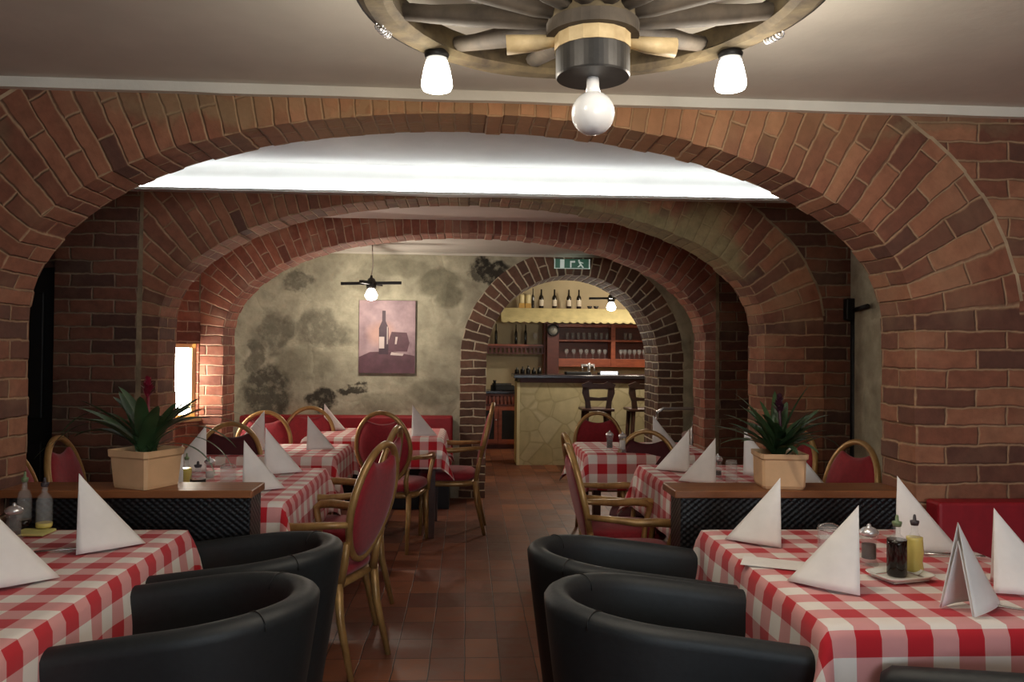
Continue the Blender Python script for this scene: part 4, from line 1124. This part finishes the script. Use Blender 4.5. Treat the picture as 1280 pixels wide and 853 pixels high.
b = MB(); b.box(-w_ * .06, -w_ * .02, -0.003, 0, h_ * .12, h_ * .80); b.prism([(-w_ * .02, h_ * .62), (w_ * .08, h_ * .62), (w_ * .08, h_ * .82), (-w_ * .02, h_ * .80)], -0.003, 0)
b.build('arrow_symbol', M['exit_white'], t)
b = MB(); b.lathe([(0.0001, -0.003), (h_ * .10, -0.003), (h_ * .10, 0)], 12, (w_ * .19, 0, h_ * .84), axis='y')
b.prism([(w_ * .17, h_ * .72), (w_ * .22, h_ * .75), (w_ * .27, h_ * .42), (w_ * .22, h_ * .38)], -0.003, 0)
b.prism([(w_ * .22, h_ * .42), (w_ * .27, h_ * .42), (w_ * .33, h_ * .14), (w_ * .29, h_ * .10)], -0.003, 0)
b.prism([(w_ * .22, h_ * .44), (w_ * .25, h_ * .34), (w_ * .18, h_ * .16), (w_ * .14, h_ * .18)], -0.003, 0)
b.prism([(w_ * .22, h_ * .74), (w_ * .32, h_ * .60), (w_ * .30, h_ * .54), (w_ * .22, h_ * .62)], -0.003, 0)
b.build('running_figure', M['exit_white'], t)

# ------------------------------------------------------------------ chrome serving trolley by the bar arch
q = P(850, 540, Y=7.1)
t = thing('serving_trolley', 'chrome-framed serving trolley with cloths on it beside the bar arch', 'trolley', (q.x + 0.17, 7.1, 0), R(6))
zt_ = P(850, 513, Y=7.1).z
for yy, x0_, zz in ((0.22, -0.33, zt_), (-0.22, -0.16, zt_ - 0.06)):
    MB().tube([(x0_, yy, 0.04), (x0_, yy, zz - 0.09), (x0_ + 0.02, yy, zz - 0.03), (x0_ + 0.08, yy, zz), (0.30, yy, zz), (0.36, yy, zz - 0.03), (0.38, yy, zz - 0.09), (0.38, yy, 0.04)], 0.015, 10).build('chrome_frame', M['chrome'], t)
for zz in (0.30, 0.60):
    MB().box(-0.15, 0.38, -0.21, 0.21, zz - 0.02, zz, 0.004).build('shelf', M['black'], t)
MB().puff(0.46, 0.36, 0.10, (0.10, 0, 0.655), 4).build('folded_cloth', M['cloth_pink'], t)
MB().box(-0.13, 0.36, -0.19, 0.19, 0.05, 0.27, 0.01).build('lower_bin', M['black'], t)
for sx in (-0.33, 0.38): MB().lathe([(0.022, -0.01), (0.022, 0.01)], 16, (sx, 0.22, 0.022), axis='y').build('wheel', M['black'], t)
for sx in (-0.16, 0.38): MB().lathe([(0.022, -0.01), (0.022, 0.01)], 16, (sx, -0.22, 0.022), axis='y').build('wheel', M['black'], t)

# ------------------------------------------------------------------ bar
pc = P(650, 580, Z=0); YC = 9.9
xb0, zb1 = P(650, 475, Y=YC).x, P(735, 469, Y=YC).z
t = thing('bar_counter', 'bar counter clad in cream flagstones with a dark top', 'bar', (xb0, YC, 0))
MB().box(0, 3.4 - xb0, 0, 0.5, 0, zb1 - 0.10).build('stone_front', M['flag'], t)
MB().box(0, 3.4 - xb0, -0.02, 0.5, zb1 - 0.10, zb1 - 0.045, 0.006).build('wooden_edge', M['bar_wood_dark'], t)
MB().box(-0.08, 3.4 - xb0, -0.10, 0.56, zb1 - 0.045, zb1, 0.008).build('countertop', M['granite'], t)
MB().box(-0.035, 0.0, -0.01, 0.5, 0, zb1 - 0.10).build('end_board', M['tin'], t, label='pale narrow board at the left end')
# stools
def bar_stool():
    t = thing('bar_stool', 'x', 'stool', group='dark wooden bar stools')
    b = MB()
    b.prism([(-0.17, 0.96), (-0.20, 1.03), (-0.11, 1.065), (-0.06, 1.04), (0.06, 1.04), (0.11, 1.065), (0.20, 1.03), (0.17, 0.96), (0.08, 0.975), (-0.08, 0.975)], -0.165, -0.13)
    b.build('top_rail', M['stool_wood'], t)
    MB().prism([(-0.12, 0.84), (-0.11, 0.885), (0, 0.875), (0.11, 0.885), (0.12, 0.84)], -0.16, -0.135).build('middle_rail', M['stool_wood'], t)
    for sx in (-1, 1):
        MB().prism([(sx * 0.085, 0.745), (sx * 0.15, 0.745), (sx * 0.155, 0.83), (sx * 0.19, 0.93), (sx * 0.185, 1.0), (sx * 0.115, 0.99), (sx * 0.105, 0.88)], -0.165, -0.13).build('back_post', M['stool_wood'], t)
    MB().box(-0.19, 0.19, -0.18, 0.18, 0.715, 0.75, 0.012).build('seat', M['stool_wood'], t)
    for sx in (-1, 1):
        for sy in (-1, 1):
            MB().tube([(sx * 0.13, sy * 0.13, 0.715), (sx * 0.165, sy * 0.165, 0.0)], [0.028, 0.022], 8).build('leg', M['stool_wood'], t)
    b = MB()
    for (a1, b1) in (((-.155, -.155), (.155, -.155)), ((-.155, .155), (.155, .155)), ((-.155, -.155), (-.155, .155)), ((.155, -.155), (.155, .155))): b.tube([(*a1, 0.22), (*b1, 0.22)], 0.012, 8)
    b.build('footrest', M['stool_wood'], t)
    return t
st = bar_stool()
place(st, used, (P(748, 500, Y=9.25).x, 9.40, 0), 0, 'dark carved bar stool standing fully in view before the counter')
place(st, used, (P(806, 500, Y=9.25).x, 9.40, 0), 0, 'dark carved bar stool half hidden by the right jamb of the bar arch')

# things on the counter
def on_counter(px, Y): return P(px, 468, Y=Y).x
t = thing('beer_tap', 'chrome beer tap on the bar counter', 'tap', (on_counter(736, 10.1), 10.1, zb1))
MB().lathe([(0.04, 0), (0.035, 0.01), (0.018, 0.03), (0.018, 0.11), (0.03, 0.13), (0.005, 0.15)], 16).build('column', M['chrome'], t)
b = MB(); b.tube([(-0.10, 0, 0.115), (0.07, 0, 0.115)], 0.018, 10); b.build('crosspiece', M['chrome'], t)
for sx in (-0.09, 0.0, 0.06): MB().tube([(sx, -0.02, 0.115), (sx, -0.05, 0.10), (sx, -0.06, 0.05)], 0.007, 8).build('spout', M['chrome'], t)
t = thing('cash_screen', 'small lit screen lying on the bar counter right of the beer tap', 'screen', (on_counter(761, 10.05), 10.05, zb1))
MB().box(-0.13, 0.13, -0.02, 0.10, 0, 0.03, 0.006).build('housing', M['black'], t)
MB().hull([(-0.11, -0.026, 0.003), (0.11, -0.026, 0.003), (0.11, -0.018, 0.003), (-0.11, -0.018, 0.003), (-0.11, -0.022, 0.045), (0.11, -0.022, 0.045), (0.11, -0.012, 0.045), (-0.11, -0.012, 0.045)]).build('display', M['screen'], t)
b = MB().box(-0.16, 0.16, -0.1, 0.1, 0, 0.035, 0.01)
tag(b.build('drip_tray', M['black'], loc=(on_counter(722, 10.15), 10.15, zb1)), 'low black drip tray left of the beer tap on the bar counter', 'tray')

YBK = 12.1   # shelf front
def wall_px(px, py, Y=YBK): q = P(px, py, Y=Y); return q.x, q.z
# right shelf unit
xs0, zt_ = wall_px(700, 404); xs1 = wall_px(822, 404)[0] + 0.4; zb_ = wall_px(700, 459)[1]; xsd = wall_px(771, 404)[0]
z1_, z2_ = wall_px(740, 424.5)[1], wall_px(740, 449)[1]
t = thing('glass_shelf', 'reddish wooden wall shelf filled with glasses behind the bar', 'shelf', (xs0, 12.4, zb_))
W = xs1 - xs0
b = MB(); b.box(0, W, 0.02, 0.28, zt_ - zb_ - 0.05, zt_ - zb_, .004); b.box(0, W, -0.01, 0.28, 0, z2_ - zb_, .004)
b.build('frame_boards', M['bar_wood'], t)
MB().box(0, W, 0, 0.28, z1_ - zb_ - 0.03, z1_ - zb_, .003).build('shelf_board', M['bar_wood'], t)
for x in (-0.02, xsd - xs0, W): MB().box(x - 0.035, x + 0.035, -0.02, 0.28, -0.25 if x < 0 else 0, zt_ - zb_, .004).build('upright', M['bar_wood'], t)
MB().box(0, W, 0.27, 0.295, 0, zt_ - zb_).build('back_panel', M['bar_wood_dark'], t)
# glasses
g0 = thing('drinking_glass', 'x', 'glass', group='glasses on the bar shelf')
MB().lathe([(0.022, 0), (0.030, 0.11), (0.028, 0.11), (0.021, 0.006), (0.0005, 0.004)], 12).build('bowl', M['glass'], g0)
s0 = thing('stemmed_glass', 'x', 'glass', group='stemmed glasses on the bar shelf')
MB().lathe([(0.03, 0), (0.005, 0.006), (0.004, 0.06), (0.03, 0.085), (0.036, 0.115), (0.030, 0.15), (0.028, 0.15), (0.034, 0.115), (0.02, 0.088), (0.0005, 0.08)], 12).build('bowl', M['glass'], s0)
ordn = ['first', 'second', 'third', 'fourth', 'fifth', 'sixth', 'seventh', 'eighth', 'ninth', 'tenth', 'eleventh', 'twelfth']
for i, px in enumerate((709, 716, 723, 730, 737, 745, 752, 759, 765)):
    place(g0, used, (wall_px(px, 424, 12.5)[0], 12.52, z1_), 0, ordn[i] + ' glass from the left on the upper bar shelf')
for i, px in enumerate((708, 717, 726, 733, 741, 749, 756, 764)):
    place(s0, used, (wall_px(px, 448, 12.5)[0], 12.5, z2_), 0, ordn[i] + ' stemmed glass from the left on the lower left bar shelf')
for i, px in enumerate((776, 781, 787, 793, 799, 805)):
    place(s0, used, (wall_px(px, 448, 12.5)[0], 12.5, z2_), 0, ordn[i] + ' stemmed glass from the left on the lower right bar shelf')
for i, px in enumerate((782, 788)):
    place(g0, used, (wall_px(px, 424, 12.5)[0], 12.52, z1_), 0, ordn[i] + ' glass from the left on the short upper right bar shelf')
# left shelf
xl0, zls = wall_px(606, 430, 12.3); xl1 = wall_px(683, 430, 12.3)[0]
xl0 -= 0.25
t = thing('bottle_shelf', 'reddish shelf with a slatted glass rack under it, left behind the bar', 'shelf', (xl0, 12.4, zls - 0.2))
W = xl1 - xl0
MB().box(0, W, 0, 0.28, 0.17, 0.20, .004).build('shelf_board', M['bar_wood'], t)
zz = 0.05
b = MB(); b.box(0, W, 0.0, 0.02, 0.14, 0.17); b.box(0, W, 0, 0.02, zz, zz + 0.02)
k = 0.03
while k < W - 0.02: b.box(k, k + 0.03, 0.003, 0.017, zz + 0.02, 0.14); k += 0.065
b.build('slatted_rack', M['bar_wood_dark'], t)
MB().box(W - 0.03, W + 0.03, -0.02, 0.28, -0.40, 0.55, .004).build('upright', M['bar_wood'], t)
# bottles
def bottle_proto(name, h=0.31, r=0.038, lab=True):
    t = thing(name, 'x', 'bottle', group='wine bottles')
    MB().lathe([(r * .95, 0), (r, 0.005), (r, h * .56), (r * .85, h * .63), (r * .38, h * .72), (r * .34, h * .98), (r * .3, h)], 16).build('body', M['bottle'], t)
    if lab: MB().lathe([(r * 1.02, h * .14), (r * 1.03, h * .142), (r * 1.03, h * .46), (r * 1.02, h * .462)], 16).build('label', M['label'], t)
    return t
wb = bottle_proto('wine_bottle'); db = bottle_proto('dark_bottle', 0.30, 0.036, False)
# shelf above the awning
YT = 12.25
za = P(720, 386, Y=YT).z
t = thing('awning_shelf', 'cream scalloped awning with a bottle shelf on top above the bar', 'awning', (P(720, 386, Y=YT).x, 12.7, za))
xa0, xa1 = P(634, 386, Y=YT).x - 0.1 - t.location.x, P(790, 386, Y=YT).x + 0.5 - t.location.x
MB().box(xa0, xa1, -0.45, 0, -0.03, 0, .004).build('shelf_board', M['bar_wood'], t)
b = MB(); zb2 = P(720, 404, Y=11.95).z - za; ns = 120
def aw(u, v):
    x = xa0 + (xa1 - xa0) * u; k = min(1, v / 0.85)
    y = -0.455 - 0.28 * k; z = -0.005 + (zb2 + 0.04 - 0.0) * k
    if v > 0.85: z -= 0.04 * (0.4 + 0.6 * abs(math.sin(u * PI * 22))) * ((v - 0.85) / 0.15)
    return (x - (0.12 if u < 0.01 else 0) * 0, y, z)
b.grid(aw, 220, 8, smooth=False); o = b.build('awning_cloth', M['awning'], t, recalc=False); md = o.modifiers.new('thick', 'SOLIDIFY'); md.thickness = 0.004
def zshelf(px, Y=12.42): return (P(px, 386, Y=Y).x, Y, za)
for i, (px, lb) in enumerate(((676.5, 'a low white label, first of the four on the awning shelf'), (693, 'large pale label, second of the four on the awning shelf'), (711, 'a low white label, third of the four on the awning shelf'), (723.5, 'large pale label, last of the four on the awning shelf'))):
    place(wb, used, zshelf(px), 0, 'wine bottle with ' + lb, 'wine bottles on the awning shelf', (1, 1, 0.98))
place(db, used, zshelf(666), 0, 'slim dark bottle without a label between the tins and the wine bottles', 'wine bottles on the awning shelf', (0.6, 0.6, 1.05))
for px, lb in ((652, 'left one of two cream tins on the awning shelf'), (660, 'right one of two cream tins on the awning shelf')):
    x, y, z = zshelf(px); t = thing('tin_canister', lb, 'tin', (x, y, z), 0, 'cream tins on the awning shelf')
    MB().box(-0.045, 0.045, -0.045, 0.045, 0, 0.08, .003).build('box_base', M['gold_box'], t)
    MB().lathe([(0.04, 0.08), (0.042, 0.085), (0.042, 0.20), (0.038, 0.205), (0.038, 0.215)], 16).build('canister', M['tin'], t)
for i, (px, lb) in enumerate(((737, 'small bowl on the awning shelf right of the wine bottles'), (745, 'second small bowl on the awning shelf, nearer the glowing lamp'))):
    x, y, z = zshelf(px); tag(MB().lathe([(0.02, 0), (0.045, 0.05), (0.042, 0.05), (0.018, 0.006), (0.0005, 0.005)], 16).build('small_bowl', M['steel_dark'], loc=(x, y, z)), lb, 'bowl', 'small bowls on the awning shelf')
for i, px in enumerate((620, 645, 657)):
    place(db, used, (P(px, 430, Y=12.5).x, 12.52, zls), 0, ordn[i] + ' dark bottle from the left on the slatted shelf behind the bar', 'bottles on the slatted shelf')
place(s0, used, (P(669, 430, Y=12.5).x, 12.52, zls), 0, 'single glass right of the bottles on the slatted shelf', 'bottles on the slatted shelf', (1.2, 1.2, 1.2))
# clock
x, z = wall_px(692, 413, 12.62)
x, z = wall_px(691.5, 413, 12.12)
t = thing('wall_clock', 'round black-rimmed clock between the two bar shelves', 'clock', (x, 12.12, z))
MB().box(-0.09, 0.09, 0.0, 0.57, -0.75, 0.10, .004).build('backboard', M['bar_wood_dark'], t)
MB().lathe([(0.068, -0.035), (0.09, -0.03), (0.094, -0.01), (0.09, 0.0), (0.068, 0.0)], 28, axis='y', hoop=True).build('rim', M['black'], t)
MB().lathe([(0.0005, -0.022), (0.070, -0.022), (0.070, 0.0)], 28, axis='y').build('clock_face', M['clock_face'], t)
b = MB(); b.box(-0.003, 0.003, -0.027, -0.022, 0, 0.05); b.box(-0.035, 0, -0.027, -0.022, -0.003, 0.003); b.build('hands', M['black'], t)
# low cabinet
YL = 11.5; xc0 = P(604, 490, Y=YL).x - 0.6; xc1 = P(652, 490, Y=YL).x; zcab = P(625, 489, Y=YL).z
t = thing('back_cabinet', 'reddish cabinet with dark door panels and a turned rail, left of the bar counter', 'cabinet', ((xc0 + xc1) / 2, YL, 0))
hw_ = (xc1 - xc0) / 2
MB().box(-hw_, hw_, 0.02, 0.5, 0.06, zcab - 0.05).build('body', M['bar_wood'], t)
MB().box(-hw_, hw_, 0.05, 0.5, 0, 0.06).build('plinth', M['bar_wood_dark'], t)
MB().box(-hw_ - .01, hw_ + .01, -0.02, 0.5, zcab - 0.04, zcab, .005).build('worktop', M['granite'], t)
b = MB(); b.box(-hw_, hw_, -0.005, 0.02, zcab - 0.07, zcab - 0.045); b.box(-hw_, hw_, -0.005, 0.02, zcab - 0.21, zcab - 0.19)
k = -hw_ + 0.02
while k < hw_ - 0.02: b.lathe([(0.010, zcab - 0.19), (0.014, zcab - 0.14), (0.009, zcab - 0.12), (0.012, zcab - 0.07)], 8, (k, 0.008, 0)); k += 0.055
b.build('baluster_rail', M['bar_wood_dark'], t)
dw = 0.30; k = hw_ - 0.03
while k - dw > -hw_:
    d_ = MB(); 
    for (a0, a1, c0, c1) in ((k - dw, k, 0.08, 0.14), (k - dw, k, zcab - 0.28, zcab - 0.22), (k - dw, k - dw + 0.05, 0.14, zcab - 0.28), (k - 0.05, k, 0.14, zcab - 0.28)): d_.box(a0, a1, 0.0, 0.02, c0, c1, .002)
    dd = d_.build('door', M['bar_wood'], t)
    MB().box(k - dw + 0.05, k - 0.05, 0.008, 0.018, 0.14, zcab - 0.28).build('door_panel', M['black'], dd)
    MB().lathe([(0.004, -0.02), (0.01, -0.015), (0.01, -0.008), (0.005, 0.002)], 10, (k - 0.025, 0, 0.42), axis='y').build('knob', M['silver'], dd)
    k -= dw + 0.01
# bottles and machines on the low cabinet
place(db, used, (P(647, 488, Y=11.6).x, 11.7, zcab), 0, 'dark bottle standing on the low cabinet at the end of the counter', 'bottles on the low cabinet', (1.1, 1.1, 0.9))
place(wb, used, (P(653, 488, Y=11.6).x, 11.75, zcab), 0, 'labelled dark bottle on the low cabinet beside the counter end', 'bottles on the low cabinet', (1, 1, 0.85))
for i, px in enumerate((646, 653, 660, 667, 674)):
    o = place(db, used, (P(px, 468, Y=10.35).x, 10.33, zb1), 0, ordn[i] + ' small dark bottle from the left in the row on the bar counter end', 'small dark bottles on the bar counter', (0.8, 0.8, 0.26 + 0.04 * ((i * 7) % 3)))
t = thing('coffee_machine', 'low dark machine with a pale top on the low cabinet', 'machine', (P(628, 488, Y=11.75).x, 11.75, zcab))
MB().box(-0.17, 0.17, -0.12, 0.14, 0, 0.07, .01).build('housing', M['black'], t)
MB().box(-0.15, 0.13, -0.10, 0.12, 0.07, 0.10, .008).build('lid', M['steel_dark'], t)
MB().lathe([(0.02, 0.0), (0.02, 0.13), (0.028, 0.15)], 12, (-0.12, -0.14, 0)).build('grip', M['black'], t)
# right-hand wall cupboard next to the back cabinet
slab('baseboard_bar', 1.5, 4.2, 12.66, 12.7, 0, 0.12, M['bar_wood_dark'])

# ------------------------------------------------------------------ light
def point(name, loc, e, col, rad=0.04):
    l = bpy.data.lights.new(name, 'POINT'); l.energy = e; l.color = col; l.shadow_soft_size = rad
    o = bpy.data.objects.new(name, l); C.objects.link(o); o.location = loc; return o
WARM = (1.0, 0.89, 0.74)
for (lx, ly, e_) in ((P(547, 77, Y=2.17).x, 2.17, 8), (P(914, 77, Y=2.13).x, 2.13, 11), (hc.x - 0.38, 1.46, 6), (hc.x + 0.38, 1.46, 10)):
    point('chandelier_light', (lx, ly, hc.z + 0.03), e_, WARM, 0.045)
q = P(464, 372, Y=7.0); point('pendant_light', (q.x, 7.0, q.z - 0.10), 20, WARM, 0.05)
q = P(764, 386, Y=9.2); point('bar_pendant_light', (q.x, 9.2, q.z - 0.10), 36, WARM, 0.05)
point('bar_fill_light', (2.4, 10.9, 2.55), 70, WARM, 0.1)  # added fill light to brighten the back bar, no fixture there
w = bpy.data.worlds.new('world'); scene.world = w; w.use_nodes = True
w.node_tree.nodes['Background'].inputs[0].default_value = (0.5, 0.46, 0.42, 1); w.node_tree.nodes['Background'].inputs[1].default_value = 0.05

vs = scene.view_settings
vs.view_transform = 'Standard'; vs.look = 'None'; vs.gamma = 1; vs.use_curve_mapping = False; vs.exposure = 0.0
scene.cycles.use_denoising = True
scene.cycles.max_bounces = 8; scene.cycles.caustics_reflective = False; scene.cycles.caustics_refractive = False
scene.cycles.sample_clamp_indirect = 4.0
